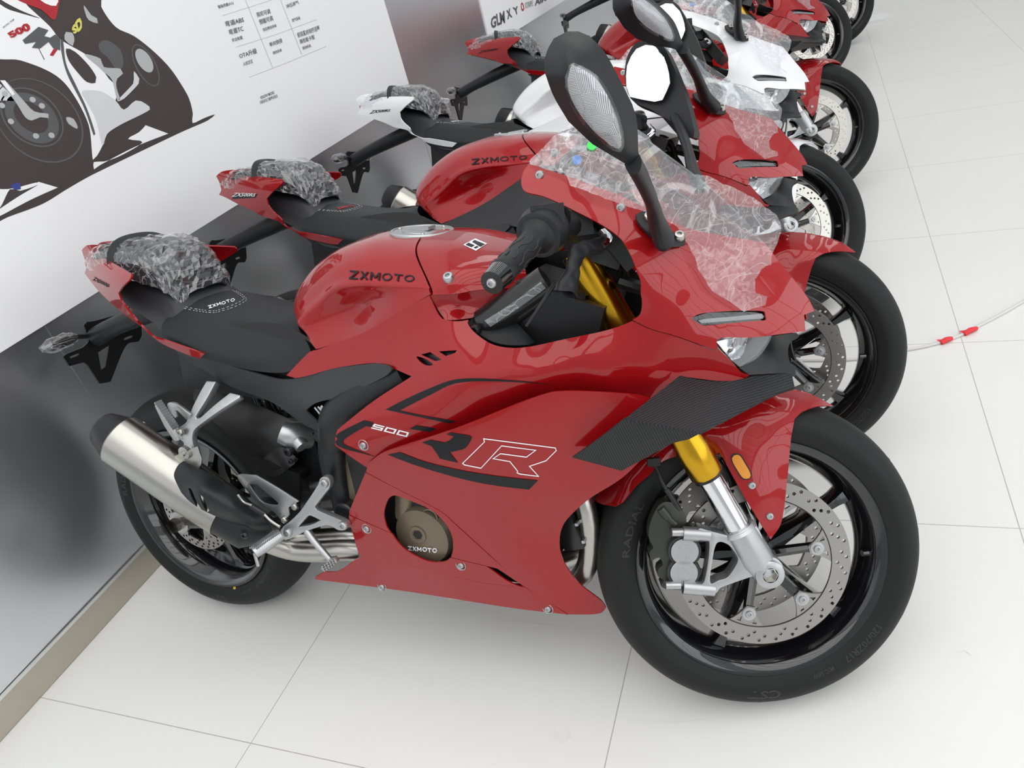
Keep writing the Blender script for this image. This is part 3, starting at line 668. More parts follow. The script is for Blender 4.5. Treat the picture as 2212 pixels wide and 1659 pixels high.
mb=MB(); V,F=lathe([(-.0030,.0132),(-.0035,.0118),(.004,.0118),(.004,0)],seg=6,T=axisT((ax.x,-.1275,ax.z),(0,1,0))); mb.add(V,F); fk(obj('axle_nut',mb,'steel',bike))
mb=MB(); V,F=lathe([(-.125,.011),(.125,.011)],seg=20,T=axisT((0,0,0),(0,1,0))); mb.add(V,F); fk(obj('axle',mb,'steel',bike))
# clamp slot on the foot
fk(plate('clamp_slot',W_([(888,868),(905,855),(930,845),(942,850),(938,862),(915,872),(895,878)]),-.1185,.001,'dark',bike,fr=FORK,bev=0))
# caliper
cal=[(445,700),(480,685),(585,690),(585,740),(560,745),(580,790),(585,840),(560,880),(570,920),(555,985),(555,1010),(420,1008),(385,990),(400,960),(370,940),(372,900),(395,880),(375,840),(335,855),(325,810),(345,790),(320,730),(335,640),(380,560),(440,550),(500,600),(520,650),(490,680),(450,690)]
for s in (1,-1):
    c=plate('brake_caliper',W_(cal),-.100,.030,'gun',bike,fr=FORK,bev=.004); fk(c)
    if s<0: c.matrix_local=STEER@Matrix.Scale(-1,4,(0,1,0))
    for (u,v) in ((512,812),(508,925)):
        pc=FU('W',u,v,-.112); mb=MB(); V,F=lathe([(.02,.030),(.001,.030),(-.001,.0285),(-.001,.0255)],seg=36,T=axisT((pc.x,-.108,pc.z),(0,1,0))); mb.add(V,F); obj('piston_housing',mb,'gun',c)
        mb=MB(); V,F=lathe([(.01,.0245),(-.0015,.0245),(-.0025,.0235),(-.0025,0)],seg=36,T=axisT((pc.x,-.1095,pc.z),(0,1,0))); mb.add(V,F)
        for k in range(5):
            aa=2*PI*k/5; V,F=lathe([(-.0005,.0035),(-.001,.003),(-.001,0)],seg=10,T=axisT((pc.x+.0105*math.cos(aa),-.1118,pc.z+.0105*math.sin(aa)),(0,1,0))); mb.add(V,F)
        obj('piston_cap',mb,'silver',c)
    for (u,v) in ((460,705),(428,985)):
        mb=MB(); p=FU('W',u,v,-.112); V,F=tube([p+Vector((-.006,0,0)),p+Vector((.02,0,-.002))],.0075,12,0); mb.add(V,F); obj('caliper_bolt',mb,'silver',c)
# caliper lugs of the foot
for (u0,v0,u1,v1) in ((500,712,640,722),(500,995,665,1010)):
    mb=MB(); V,F=tube([FU('W',u0,v0,-.112),FU('W',u1,v1,-.112)],.0115,14,0); mb.add(V,F); V,F=tube([FU('W',u0,v0,-.112),FU('W',u0*.4+u1*.6,v0*.4+v1*.6,-.112)],.0125,14,0); mb.add(V,F,1); fk(obj('caliper_mount',mb,'silver',bike,mats=['silver','gun']))
# brake hose
hp=[FU('W',345,335,-.085),FU('W',365,380,-.09),FU('W',400,460,-.1),FU('W',440,520,-.1),FU('W',480,590,-.095)]
mb=MB(); V,F=tube(hp,.0035,8,5); mb.add(V,F); V,F=tube([hp[2]+(hp[3]-hp[2])*.3,hp[4]],.0055,8,0); mb.add(V,F); box(mb,hp[0],(.022,.012,.014)); fk(obj('brake_hose',mb,'dark',bike))
mb=MB(); bp_=FU('W',422,628,-.10); V,F=tube([bp_+Vector((-.012,0,.018)),bp_],.008,12,0); mb.add(V,F); V,F=tube([bp_,bp_+Vector((.012,0,-.014))],.0055,12,0); mb.add(V,F,1); fk(obj('banjo_fitting',mb,'gun',bike,mats=['gun','steel']))
# --- fender (steered): one side traced, the other mirrored, joined along the crown
A_=lambda P:cr('A',P)
def WP(a,r,y): 
    a=math.radians(a); return FORK.px((r*math.cos(a),y,r*math.sin(a)))
tip=cr('A',[(1658,266)])[0]
crown=[WP(a,.316,0)+(1 if a==154 else 0,) for a in (66,74,84,95,106,118,130,142,154)]
low=cr('A',[(235,825,0),(262,850,0),(350,868,1),(400,840),(480,745),(560,680),(640,600),(750,560,1),(870,610),(900,640,1),(940,590),(975,545,1),(1000,580,1),(1090,745),(1200,930),(1285,1065,1),(1350,960),(1385,700),(1405,480),(1428,345,1),(1480,300),(1560,272)])
fo=[tip[:2]+(1,)]+crown+low
fcx=[WP(a,.316,-.001)+(-.001,) for a in range(62,156,8)]+[WP(a,.311,-.040)+(-.040,) for a in range(66,156,8)]+[WP(a,.293,-.070)+(-.070,) for a in list(range(72,80,6))+list(range(116,154,8))]+[tip+(-.001,)]
fcx+=cr('A',[(1480,300,-.062),(1428,345,-.078),(1405,480,-.084),(1385,700,-.094),(1345,960,-.106),(1285,1065,-.108),(1180,890,-.113),(1080,730,-.110),(1000,580,-.100),(1240,480,-.096),(1250,600,-.104),(1280,800,-.112),(940,590,-.082),(870,610,-.078),(750,560,-.078),(600,640,-.078),(480,745,-.078),(350,868,-.072),(1230,400,-.086)])
fen=panel('front_fender',fo,fcx,'red',bike,fr=FORK,lam=.12,th=.0025,both=True,step=7); fk(fen); fs=SURF[fen.name]
rf=decal('reflector',A_([(1048,572),(1060,554),(1085,551),(1108,562),(1158,648),(1170,680),(1160,702),(1135,708),(1108,698),(1058,612)]),fs,'dark',bike,fr=FORK,off=.0025,step=6); fk(rf)
rf2=decal('reflector_lens',A_([(1055,576),(1066,561),(1085,558),(1103,568),(1151,650),(1162,681),(1154,697),(1135,701),(1113,692),(1064,610)]),fs,'orange',rf,fr=FORK,off=.0045,step=6)
for (u,v) in ((1172,742),(1278,925)):
    x,y=cr('A',[(u,v)])[0][:2]; h=cast(fs,x,y,FORK,.001); mb=MB(); bolt(mb,h,.0068); fk(obj('fender_bolt',mb,'silver',bike))
# ------------------------------------------------------------ motorcycle: body (leaning frame)
P_=lambda c,P:cr(c,P)
def BU(c,u,v,y): x,yy=cr(c,[(u,v)])[0][:2]; return BODY.U(x,yy,y)
def UX(c,u,v,X):
    x,yy=cr(c,[(u,v)])[0][:2]; d=BODY.ray(x,yy); t=(X-BODY.C.x)/d.x; return BODY.C+d*t
def sym(o):
    return mir(o)
# --- rear wheel
rim=rimmesh(.074); spokes(rim,5,math.radians(66),.035,.052,.026,.050,.075,.050)
V,F=lathe([(-.06,.014),(-.06,.045),(-.03,.05),(.03,.05),(.06,.045),(.06,.014)],seg=40); rim.add(V,F)
rw=obj('rear_wheel',rim,'gloss',bike); rw.location=(0,0,ZR)
obj('tire',tyre(.08,.312,RP),'rubber',rw); grooves(rw,.08,.312,11); tyremarks(rw,yR,False)
obj('brake_disc',discmesh(.110,.085,-.078,.0045,5,0,True,.066),'disc',rw)
mb=MB(); V,F=lathe([(-.14,.011),(.14,.011)],seg=16); mb.add(V,F); V,F=lathe([(-.15,.017),(-.13,.019),(-.13,.03),(-.11,.03)],seg=24); mb.add(V,F); obj('axle',mb,'steel',rw)
# swingarm, hugger
for s in (1,-1):
    mb=MB(); V,F=tube([(-.02,.118*s,ZR),(.20,.115*s,ZR+.035),(.40,.10*s,ZR+.085),(.54,.07*s,ZR+.09)],[.026,.034,.038,.04],14,5,flat=.5); mb.add(V,F); obj('swingarm',mb,'satin',bike)
hug=panel('rear_hugger',P_('B',[(665,185,1),(720,140),(860,190),(1380,420,1),(1370,540),(1340,600,1),(1300,650),(1230,690,1),(1100,690),(1000,610),(850,450),(700,320),(655,240)]),P_('B',[(665,185,-.055),(720,140,-.04),(900,200,-.05),(1380,420,-.06),(1340,600,-.095),(1230,690,-.105),(1100,690,-.108),(1000,610,-.105),(850,450,-.095),(700,320,-.085),(655,240,-.075),(1000,400,-.09),(1150,500,-.1)]),'dark',bike,th=.004)
hug2=panel('hugger_panel',P_('B',[(1100,640,1),(1230,560),(1340,640,1),(1290,690),(1180,760),(1110,690)]),P_('B',[(1100,640,-.115),(1230,560,-.108),(1340,640,-.11),(1290,690,-.12),(1180,760,-.122)]),'satin',bike)
# --- engine and frame mass
mb=MB(); box(mb,(.80,0,.43),(.40,.30,.30)); V,F=tube([(.68,0,.52),(.98,0,.66)],.135,18,0,flat=.9); mb.add(V,F); V,F=tube([(.60,0,.40),(.60,0,.62)],.10,16,0); mb.add(V,F)
obj('engine',mb,'dark',bike)
mb=MB(); box(mb,(1.03,0,.52),(.04,.26,.34),Matrix.Rotation(-.25,3,'Y')); obj('radiator',mb,'satin',bike)
mb=MB()
for k in range(9): box(mb,Vector((1.055,0,.52))+Matrix.Rotation(-.25,3,'Y')@Vector((0,0,-.15+k*.0375)),(.006,.26,.006),Matrix.Rotation(-.25,3,'Y'))
obj('radiator_fins',mb,'silver',[o for o in bike.children if o.name.startswith('radiator')][0])
mb=MB(); V,F=tube([(.70,0,.74),(1.00,0,.80)],.085,18,0); mb.add(V,F); obj('air_box',mb,'dark',bike)
# exhaust headers glimpsed ahead of the engine
for k in (-1,1):
    mb=MB(); V,F=tube([(1.0,-.05*k-.03,.55),(1.09,-.05*k-.05,.45),(1.08,-.05*k-.05,.30),(.98,-.06*k-.03,.22),(.75,-.09,.19)],.021,12,6); mb.add(V,F); obj('header_pipe',mb,'steel',bike)
def face(px,y,prof,m,name,parent=bike,rpx=None,seg=48,mats=None):
    c=BODY.U(*cr(*px)[0][:2],y) ; r=rpx
    mb=MB(); V,F=lathe([(h,q*r) for h,q in prof],seg=seg,T=axisT(c,(0,1,0))); mb.add(V,F); return obj(name,mb,m,parent),c
o,cc=face(('F',[(700,1110)]),-.150,[(.06,1.0),(.004,1.0),(0,.97),(-.010,.90),(-.012,.5),(-.012,0)],'bronze','clutch_cover',rpx=.068)
mb=MB(); V,F=tube([cc+Vector((-.045,.012,.035)),cc+Vector((-.028,.008,.095))],.022,14,0); mb.add(V,F); V,F=lathe([(0,.019),(-.008,.018),(-.009,.016)],T=axisT(cc+Vector((.028,.0,.048)),(0,1,0)),seg=24); mb.add(V,F); obj('cover_boss',mb,'bronze',o)
mb=MB(); V,F=lathe([(-.0125,.0200),(-.0145,.0195),(-.0145,.0186),(-.013,.0182),(-.013,.013),(-.009,.012),(-.009,0)],T=axisT(cc+Vector((-.007,0,.006)),(0,1,0)),seg=30); mb.add(V,F); obj('cover_cap',mb,'bronze',o)
mb=MB(); V,F=lathe([(-.0132,.011),(-.0128,.0)],T=axisT(cc+Vector((-.007,0,.006)),(0,1,0)),seg=6); mb.add(V,F); obj('cover_socket',mb,'dark',o)
text('cover_lettering','ZXMOTO',[(cr('F',[p])[0][:2]) for p in ((600,1207),(784,1224),(784,1197),(600,1180))],bvh(o),'decalw',o,bold=.012,off=.002)
o,c2=face(('B',[(1730,800)]),-.14,[(.05,1),(.004,1),(0,.96),(-.003,.6),(-.003,0)],'bronze','generator_cover',rpx=.072)
# --- fairings
class OT(TPS):
    def __init__(s,T,d): s.T=T; s.d=d
    def __call__(s,X): return s.T(X)+s.d
up_ctrl=[(619,811,-.150),(638,817,-.152),(669,760,-.145),(684,756,-.148),(728,795,-.158),(779,721,-.158),(808,784,-.17),(856,677,-.168),(927,634,-.176),(843,793,-.185),(889,812,-.200),(805,868,-.21),(955,688,-.180),(1012,691,-.172),(1025,718,-.182),(1060,742,-.19),(1143,749,-.196),(1223,732,-.192),(1300,715,-.186),(1366,692,-.180),(1464,728,-.168),(1541,756,-.142),(1618,810,-.108),(1606,821,-.11),(1510,818,-.14),(1467,812,-.16),(900,700,-.172),(880,740,-.178),(960,740,-.205),(945,775,-.212),(1010,790,-.228),(1100,790,-.232),(1200,800,-.225),(1300,812,-.208),(1400,818,-.182),(1250,765,-.208),(1400,760,-.176),(1480,780,-.158),(1150,775,-.218),(1000,740,-.200),(1000,830,-.236),(1150,825,-.232),(1300,835,-.20),(900,870,-.222),(1000,870,-.232),(1100,858,-.222),(860,930,-.222),(960,910,-.225),(1050,885,-.212),(1150,860,-.205),(1250,848,-.19),(1380,850,-.17),(729,928,-.215),(724,962,-.215),(791,1009,-.205),(830,985,-.205),(984,943,-.21),(1119,890,-.20)]
up_out=[(619,811,1),(632,797),(669,760),(684,756,1),(779,721),(856,677),(926,634,1),(939,664),(955,688),(985,694),(1012,691,1),(1010,698),(1025,718),(1060,742),(1098,751),(1143,749),(1223,732),(1300,716),(1340,704),(1366,693,1),(1407,712),(1464,728.5),(1541,757,1),(1551,752.5,1),(1579,779),(1602,805),(1618,810.5,1),(1606,821.5,1),(1556,823),(1510,818),(1467,812,1),(1430,850),(1380,868),(1234,862),(1205,865),(1125,890),(990,943),(838,993),(800,1010,1),(791,1009,1),(761,989),(724,962,1),(724,945),(729,928,1),(804.5,868),(889,813,1),(842,793),(808,784.4),(728,794.6),(664,812),(638,817,1)]
vents=[P_('D',[(938,1032),(1000,1050),(1050,1088),(1000,1092),(955,1062)]),P_('D',[(968,1020,1),(1030,1003,1),(1108,1055,1),(1062,1064,1)]),P_('D',[(1088,998,1),(1212,990,1),(1200,1008),(1135,1030,1)])]
UT=TPS(up_ctrl,.35)
upf=panel('upper_fairing',up_out,UT,'red',bike,holes=vents,step=9); sym(upf)

panel('vent_backing',P_('D',[(925,1025),(1110,975),(1240,985),(1150,1050),(1000,1105)]),OT(UT,.012),'dark',upf,th=.002)
lo_ctrl=[(797,1000,-.212),(832,976,-.226),(984,925,-.245),(1119,871,-.248),(1200,846,-.242),(1290,848,-.228),(1380,853,-.212),(788,1020,-.208),(754,1113,-.182),(770,1150,-.178),(778,1203,-.17),(700,1236,-.158),(681,1250,-.155),(885,1278,-.150),(1000,1295,-.150),(1100,1312,-.147),(1228,1327,-.135),(1281,1327,-.115),(1309,1311,-.105),(1254,1263,-.135),(1212,1195,-.160),(1209,1161,-.170),(1233,1112,-.185),(1274,1077,-.195),(1355,1023,-.205),(1430,870,-.205),(1467,825,-.17),(900,1000,-.232),(1000,1000,-.238),(1100,960,-.245),(1200,920,-.24),(1300,900,-.225),(850,1080,-.205),(950,1080,-.212),(1050,1080,-.215),(1150,1080,-.208),(1250,1000,-.215),(1000,1170,-.188),(1100,1180,-.185),(1150,1230,-.172),(850,1200,-.180),(950,1240,-.170),(1050,1250,-.165),(1200,1270,-.150)]
LT=TPS(lo_ctrl,.2)
hole=[(490,865),(462,900),(442,980),(460,1060),(495,1120),(560,1190),(650,1250),(740,1285),(830,1285),(870,1256),(885,1200),(880,1130),(850,1060),(780,980),(700,930),(600,890),(525,862)]
lo=panel('side_fairing',P_('F',[(343,652,1),(450,580),(900,430),(1300,270),(1480,208),(1560,194),(1700,192),(2074,215),(2250,260),(2310,120,1),(2300,250),(2200,480),(2000,720),(1760,880),(1640,985),(1590,1050),(1568,1130),(1575,1230),(1620,1330),(1700,1430),(1830,1530),(1865,1575,1),(1840,1608),(1780,1621),(1628,1622,1),(1352,1449),(1100,1222),(900,1040),(820,970),(700,903),(492,798),(328,710,1)]),LT,'red',bike,step=10); sym(lo)
ec=panel('engine_side_fairing',P_('F',[(324,713,1),(492,801),(700,906),(818,972),(898,1044),(1098,1226),(1345,1446,1),(1168,1328,1),(872,1256,1),(885,1200),(880,1130),(850,1060),(780,980),(700,930),(600,890),(525,862),(490,865),(462,900),(442,980),(460,1060),(484,1098,1),(220,983,1),(222,960)]),LT,'red',bike,step=8); sym(ec)
bp=panel('belly_pan',P_('F',[(218,987,1),(490,1103,1),(560,1190),(650,1250),(740,1285),(830,1285),(870,1259,1),(1168,1331,1),(1350,1452,1),(1622,1623,1),(1240,1577),(600,1476),(0,1397,1),(5,1380),(60,1350,1),(150,1345),(230,1290),(292,1255,1),(270,1200),(240,1090),(222,1030)]),LT,'red',bike,holes=[P_('F',[(1092,1309,1),(1190,1326,1),(1340,1448,1),(1300,1440),(1220,1400),(1150,1350)])],step=8); sym(bp)
for c,(u,v) in (('F',(312,537)),('F',(333,1072)),('F',(935,1307)),('F',(430,1443)),('F',(1492,1585))):
    x,y=cr(c,[(u,v)])[0][:2]; h=None
    for q in (lo,ec,bp,upf):
        h=cast(SURF[q.name],x,y,BODY,.0005)
        if h: break
    if h is None: continue
    mb=MB(); V,F=lathe([(.004,.0105),(-.0005,.0115),(-.0012,.0105),(.001,.009)],seg=24,T=axisT(h,(0,1,0))); mb.add(V,F,1); bolt(mb,h,.0065); obj('fairing_bolt',mb,'silver',q,mats=['silver','red'])
# graphics
F_=lambda P:cr('F',P)
US=SURF[upf.name]; LS=SURF[lo.name]
decal('side_stripe',F_([(455,310,1),(560,255),(700,190),(850,130),(950,112),(1100,112),(1300,125),(1520,147,1),(1300,133),(1100,128),(960,133),(860,155),(760,205),(640,265),(545,315,1),(700,348),(905,383,1),(862,396,1),(680,358)]),US,'decal',upf,step=7)
decal('side_stripe',F_([(650,410,1),(780,430,1),(735,452,1),(610,432,1)]),US,'decal',upf)
decal('side_stripe',F_([(315,378,1),(378,392,1),(362,420,1),(330,415,1),(250,460),(185,505),(182,525),(240,555),(380,608,1),(200,562),(150,540),(132,515),(134,480),(180,445)]),US,'decal',upf,step=7)
text('displacement_number','500',F_([(362,428),(592,484),(606,456),(384,400)]),US,'decalw',upf,bold=.035)
decal('side_letter_R',F_([(868,455,1),(900,460,1),(990,475),(1006,485),(1000,505),(975,545),(950,562),(865,583,1),(915,648,1),(800,622,1),(795,608,1),(750,543,1),(690,520,1),(742,502,1),(830,520,1),(858,510),(893,480,1),(845,468,1)]),LS,'decal',lo,step=8)
decal('side_stripe',F_([(545,582,1),(700,640),(900,690),(1100,725),(1300,750),(1428,763,1),(1372,820,1),(1200,800),(1000,765),(800,712),(620,655),(470,598,1)]),LS,'decal',lo,step=8)
def strokeline(name,P,w,surf_,m,parent,fr=None):
    P=[np.array(q,float) for q in P]; n=len(P); O=[];I=[]
    for i in range(n):
        a,b,c=P[i-1],P[i],P[(i+1)%n]; d1=(b-a)/np.linalg.norm(b-a); d2=(c-b)/np.linalg.norm(c-b); n1=np.array([-d1[1],d1[0]]); n2=np.array([-d2[1],d2[0]]); nn=n1+n2; l=np.linalg.norm(nn); nn=nn/l if l>.3 else n1; s=min(2.2,1/max(.3,nn@n1)); O.append(b+nn*w/2*s); I.append(b-nn*w/2*s)
    seg=[];F=[]
    for i in range(n):
        L=np.linalg.norm(P[(i+1)%n]-P[i]); k=max(1,int(L/8))
        for j in range(k):
            t=j/k; seg+= [O[i]*(1-t)+O[(i+1)%n]*t, I[i]*(1-t)+I[(i+1)%n]*t]
    m2=len(seg)//2
    for i in range(m2): j=(i+1)%m2; F.append((2*i,2*i+1,2*j+1,2*j))
    return lay(name,seg,F,surf_,m,parent,.0015,fr)
strokeline('side_letter_outline',[q[:2] for q in F_([(1083,495),(1088,515),(948,652),(960,662),(1065,683),(1197,540),(1415,568),(1355,612),(1190,590),(1143,622),(1250,640),(1300,702),(1296,712),(1315,720),(1433,735),(1375,670),(1480,635),(1546,570),(1540,553)])],1.6,LS,'decalw',lo)
# --- nose cowl (both halves) with recess for the light strips
cow_out=[(1142,354,1),(1219,378),(1279,400),(1339,422),(1406,455),(1470,487),(1540,505),(1649,523,1),(1668,546),(1700,586),(1725,616),(1745,644),(1759,672,1),(1737,680,1),(1740,715,1),(1693,721),(1625,729),(1565,729),(1548,736),(1551,750,1),(1541,755,1),(1464,727),(1407,710.5),(1366,691,1),(1382,680),(1387,655),(1384,633),(1384,609),(1374,581),(1358,541),(1338,513),(1299,485),(1239,454),(1180,426),(1136,414),(1126,397),(1130,372)]
cow_ctrl=[(1142,354,-.125),(1128,390,-.148),(1239,454,-.165),(1299,485,-.172),(1340,514,-.18),(1375,582,-.185),(1385,640,-.185),(1366,692,-.18),(1219,378,-.13),(1339,422,-.125),(1406,455,-.115),(1540,505,-.07),(1649,523,-.002),(1700,588,-.001),(1745,644,-.001),(1759,672,0),(1737,680,-.03),(1740,715,-.035),(1693,721,-.07),(1625,729,-.105),(1556,730,-.14),(1541,755,-.142),(1464,727,-.168),(1407,710,-.178),(1430,500,-.14),(1458,515,-.13),(1450,600,-.155),(1530,600,-.115),(1600,600,-.07),(1480,670,-.160),(1600,660,-.10),(1680,650,-.05),(1500,560,-.12),(1250,430,-.15),(1560,545,-.08)]
drl=cr('G',[(625,470,1),(700,430),(850,410),(1050,398),(1270,398),(1318,408,1),(1332,475),(1322,488,1),(1050,510),(750,538),(690,515)])
CT=TPS(cow_ctrl,.25)
cowl=panel('nose_cowl',cow_out,CT,'red',bike,holes=[drl],step=9,both=True); CS=SURF[cowl.name]
hs=panel('light_housing',cr('G',[(620,465,1),(850,402),(1050,392),(1325,400,1),(1340,485,1),(1050,518),(745,545)]),OT(CT,.008),'gloss',cowl,th=.004)
panel('light_strip',cr('G',[(690,490,1),(720,515,1),(1050,490),(1300,472,1),(1315,455),(1290,425,1),(1000,455),(760,475)]),OT(CT,.0045),'lightbar',cowl,th=.003,step=6)
# headlight opening
hb=panel('headlight_shroud',cr('G',[(1372,640,1),(1500,622),(1620,608,1),(1645,640),(1560,700),(1538,790),(1560,900),(1602,985,1),(1350,992),(1175,1003,1),(1082,938,1),(1140,905),(1240,830),(1320,740)]),cr('G',[(870,655,-.125),(1400,628,-.08),(1620,608,-.02),(1640,640,-.02),(1560,700,-.03),(1540,790,-.04),(1560,900,-.035),(1602,985,-.03),(1350,992,-.075),(1175,1003,-.105),(1080,935,-.115),(1000,868,-.12),(1300,780,-.06),(1420,800,-.055)]),'black',bike,step=8,both=True)
panel('headlight_backing',cr('G',[(840,680,1),(1100,640),(1420,625,1),(1420,800),(1200,960,1),(1060,940),(980,860)]),[q_+(v_,) for q_,v_ in zip(cr('G',[(840,680),(1420,625),(1420,800),(1200,960),(980,860)]),(-.085,-.05,-.04,-.075,-.09))],'dark',bike,step=12,both=True)
hl=panel('headlight_lens',cr('G',[(856,692,1),(872,662,1),(1120,648),(1390,634,1),(1330,750),(1240,850),(1120,915),(1082,932,1),(1000,862,1)]),cr('G',[(856,692,-.130),(872,662,-.128),(1390,634,-.085),(1330,750,-.09),(1240,850,-.10),(1120,915,-.115),(1082,932,-.118),(1000,862,-.125),(1100,750,-.115)]),'lens',bike,th=.002,step=8); sym(hl)
rfl=panel('headlight_reflector',cr('G',[(862,690,1),(990,662),(1165,650,1),(1150,720),(1120,790),(1080,845),(1010,868,1)]),cr('G',[(862,690,-.118),(990,662,-.10),(1165,650,-.10),(1150,720,-.105),(1120,790,-.108),(1010,868,-.115),(1000,740,-.085)]),'reflect',bike,th=.002,step=7); sym(rfl)
sl=panel('headlight_louvre',cr('G',[(1165,652,1),(1370,640,1),(1310,740),(1220,840),(1090,925,1),(1015,870,1),(1085,845),(1125,790),(1150,720)]),cr('G',[(1165,652,-.105),(1370,640,-.082),(1310,740,-.085),(1220,840,-.095),(1090,925,-.112),(1015,870,-.117),(1125,790,-.108),(1150,720,-.106)]),'smoked',bike,th=.002,step=7); sym(sl)
panel('nose_under_panel',cr('P',[(1450,800,1),(1520,800),(1600,792),(1718,790,1),(1719,812,1),(1600,828),(1520,832),(1460,822,1)]),[(1450,800,-.135),(1520,800,-.115),(1600,792,-.075),(1718,790,-.01),(1719,812,-.02),(1600,828,-.09),(1460,822,-.14)],'black',bike,step=8)
# --- winglets
A_=lambda P:cr('A',P)
WT=TPS(A_([(745,85,-.17),(600,200,-.225),(410,345,-.285),(1410,75,-.05),(1430,160,-.065),(1320,195,-.12),(1100,300,-.19),(870,430,-.285),(900,380,-.27),(800,250,-.235),(1100,150,-.145),(640,390,-.283)]),6)
wg=panel('winglet',A_([(745,85,1),(850,110),(1000,122),(1110,108),(1160,92,1),(1410,72,1),(1430,160,1),(1320,195,1),(870,427,1),(640,385),(412,345,1)]),WT,'carbon',bike,th=.004,step=8); sym(wg)
WT2=TPS(A_([(410,345,-.285),(870,430,-.285),(640,390,-.283),(100,575,-.235),(395,655,-.245),(250,460,-.262),(650,540,-.268),(800,465,-.28)]),6)
wg2=panel('winglet_blade',A_([(408,348,1),(640,388),(868,430,1),(800,466,1),(700,490,1),(395,656,1),(100,576,1),(250,470)]),WT2,'carbon',bike,th=.004,step=8); sym(wg2)
# dark masses that close the view under the seat, in the cockpit and behind the opening
mb=MB(); box(mb,(.36,0,.70),(.42,.22,.10),Matrix.Rotation(.12,3,'Y')); obj('subframe',mb,'dark',bike)
panel('seat_base',cr('P',[(430,760,1),(520,795),(620,830),(700,850),(760,850),(760,790),(690,745),(600,700),(440,700,1)]),[(430,760,-.115),(620,830,-.125),(760,850,-.13),(690,745,-.11),(440,700,-.1)],'dark',bike,step=12,both=True)
mb=MB(); V,F=tube([BU('B',1500,330,-.10),BU('B',1650,260,-.10)],.045,16,0); mb.add(V,F); obj('cylinder_head',mb,'satin',bike)
mb=MB()
for k in range(5): V,F=tube([BU('B',1450+k*22,300-k*6,-.145),BU('B',1490+k*22,350-k*8,-.145)],.004,8,0); mb.add(V,F)
obj('head_fins',mb,'chrome',bike)
panel('inner_fairing',cr('P',[(1120,570),(1250,540),(1345,560),(1400,640),(1380,705),(1250,745),(1080,745),(1010,700)]),[(1120,570,.05),(1250,540,.06),(1345,560,.07),(1400,640,.06),(1380,705,.05),(1250,745,.05),(1080,745,.05),(1010,700,.05)],'dark',bike,step=16)
# --- tank
def G3(R): return [[Vector((x,-w,z)) for x,w,z in r] for r in R]
rear=[BU('D',178,700,0),BU('D',172,745,-.05),BU('D',170,800,-.085),BU('D',182,860,-.11),BU('D',215,925,-.13),BU('D',258,983,-.146)]
T_=[rear]+G3([[(.485,0,.872),(.49,.055,.864),(.505,.09,.845),(.535,.122,.823),(.57,.128,.80),(.612,.147,.777)],
[(.54,0,.920),(.545,.06,.912),(.565,.10,.888),(.60,.128,.858),(.62,.120,.82),(.655,.150,.786)],
[(.62,0,.954),(.62,.065,.947),(.64,.108,.925),(.66,.138,.888),(.68,.112,.84),(.705,.154,.80)],
[(.69,0,.968),(.695,.07,.960),(.71,.115,.938),(.725,.150,.896),(.74,.135,.86),(.757,.160,.819)],
[(.75,0,.970),(.76,.07,.961),(.77,.118,.938),(.80,.160,.893),(.805,.160,.87),(.822,.168,.848)],
[(.805,0,.965),(.820,.07,.956),(.838,.118,.938),(.884,.167,.886),(.885,.171,.880),(.890,.176,.876)]])
def crease(R,i,f=.34):
    return [r[:i]+[r[i]+(r[i-1]-r[i])*f,r[i],r[i]+(r[i+1]-r[i])*f]+r[i+1:] for r in R]
tank=surf('fuel_tank',crease(T_,3),'red',bike,th=.006)
T2=G3([[(.809,0,.964),(.824,.07,.955),(.842,.118,.936),(.888,.167,.887),(.893,.174,.874)],
[(.88,0,.953),(.89,.07,.947),(.90,.12,.930),(.925,.160,.902),(.935,.168,.872)],
[(.95,0,.935),(.955,.06,.930),(.96,.105,.920),(.975,.135,.903),(.98,.145,.872)],
[(1.02,0,.912),(1.02,.05,.909),(1.03,.08,.902),(1.04,.10,.890),(1.045,.11,.862)]])
tc=surf('tank_cover',T2,'red',bike,th=.006)
# recessed wall under the cover
panel('tank_side_panel',P_('D',[(1024,608,1),(1250,590),(1590,562,1),(1560,640),(1430,710),(1312,772,1),(1200,786),(1132,786,1),(1085,720)]),P_('D',[(1024,608,-.172),(1250,590,-.152),(1590,562,-.112),(1560,640,-.115),(1430,710,-.13),(1312,772,-.15),(1200,786,-.172),(1132,786,-.178),(1085,720,-.165),(1250,680,-.142)]),'red',bike,step=8)
tb=bvh(tank); tcb=bvh(tc)
ccp=BODY.U(912.5,497,0); mb=MB(); T=axisT((.788,0,.960),(.13,0,1)); V,F=lathe([(-.02,.064),(.003,.064),(.006,.061),(.006,.057),(.0045,.0565),(.0045,.040),(.006,.0395),(.007,0)],seg=48,T=T); mb.add(V,F)
box(mb,T@Vector((.0,.008,.0)),(.045,.028,.006)); cap=obj('tank_cap',mb,'silver',bike)
mb=MB()
for k in range(3):
    aa=2*PI*k/3+.5; bolt(mb,T@Vector((.05*math.cos(aa),.006,.05*math.sin(aa))),.004,(0,0,1))
obj('cap_screw',mb,'steel',cap)
text('tank_lettering','ZXMOTO',[q[:2] for q in P_('D',[(484,512),(922,530),(930,487),(492,452)])],tb,'decal',tank,bold=.01,off=.0012,spacing=1.1)
x,y=cr('D',[(1155,498)])[0][:2]; h=cast(tcb,x,y,BODY,.001)
if h is not None: mb=MB(); bolt(mb,h,.010,(0.1,-.6,.8)); obj('cover_bolt',mb,'silver',tc)
st_=decal('warning_sticker',P_('D',[(1335,238,1),(1415,272,1),(1340,320,1),(1255,280,1)]),tcb,'decalw',tc,off=.001)
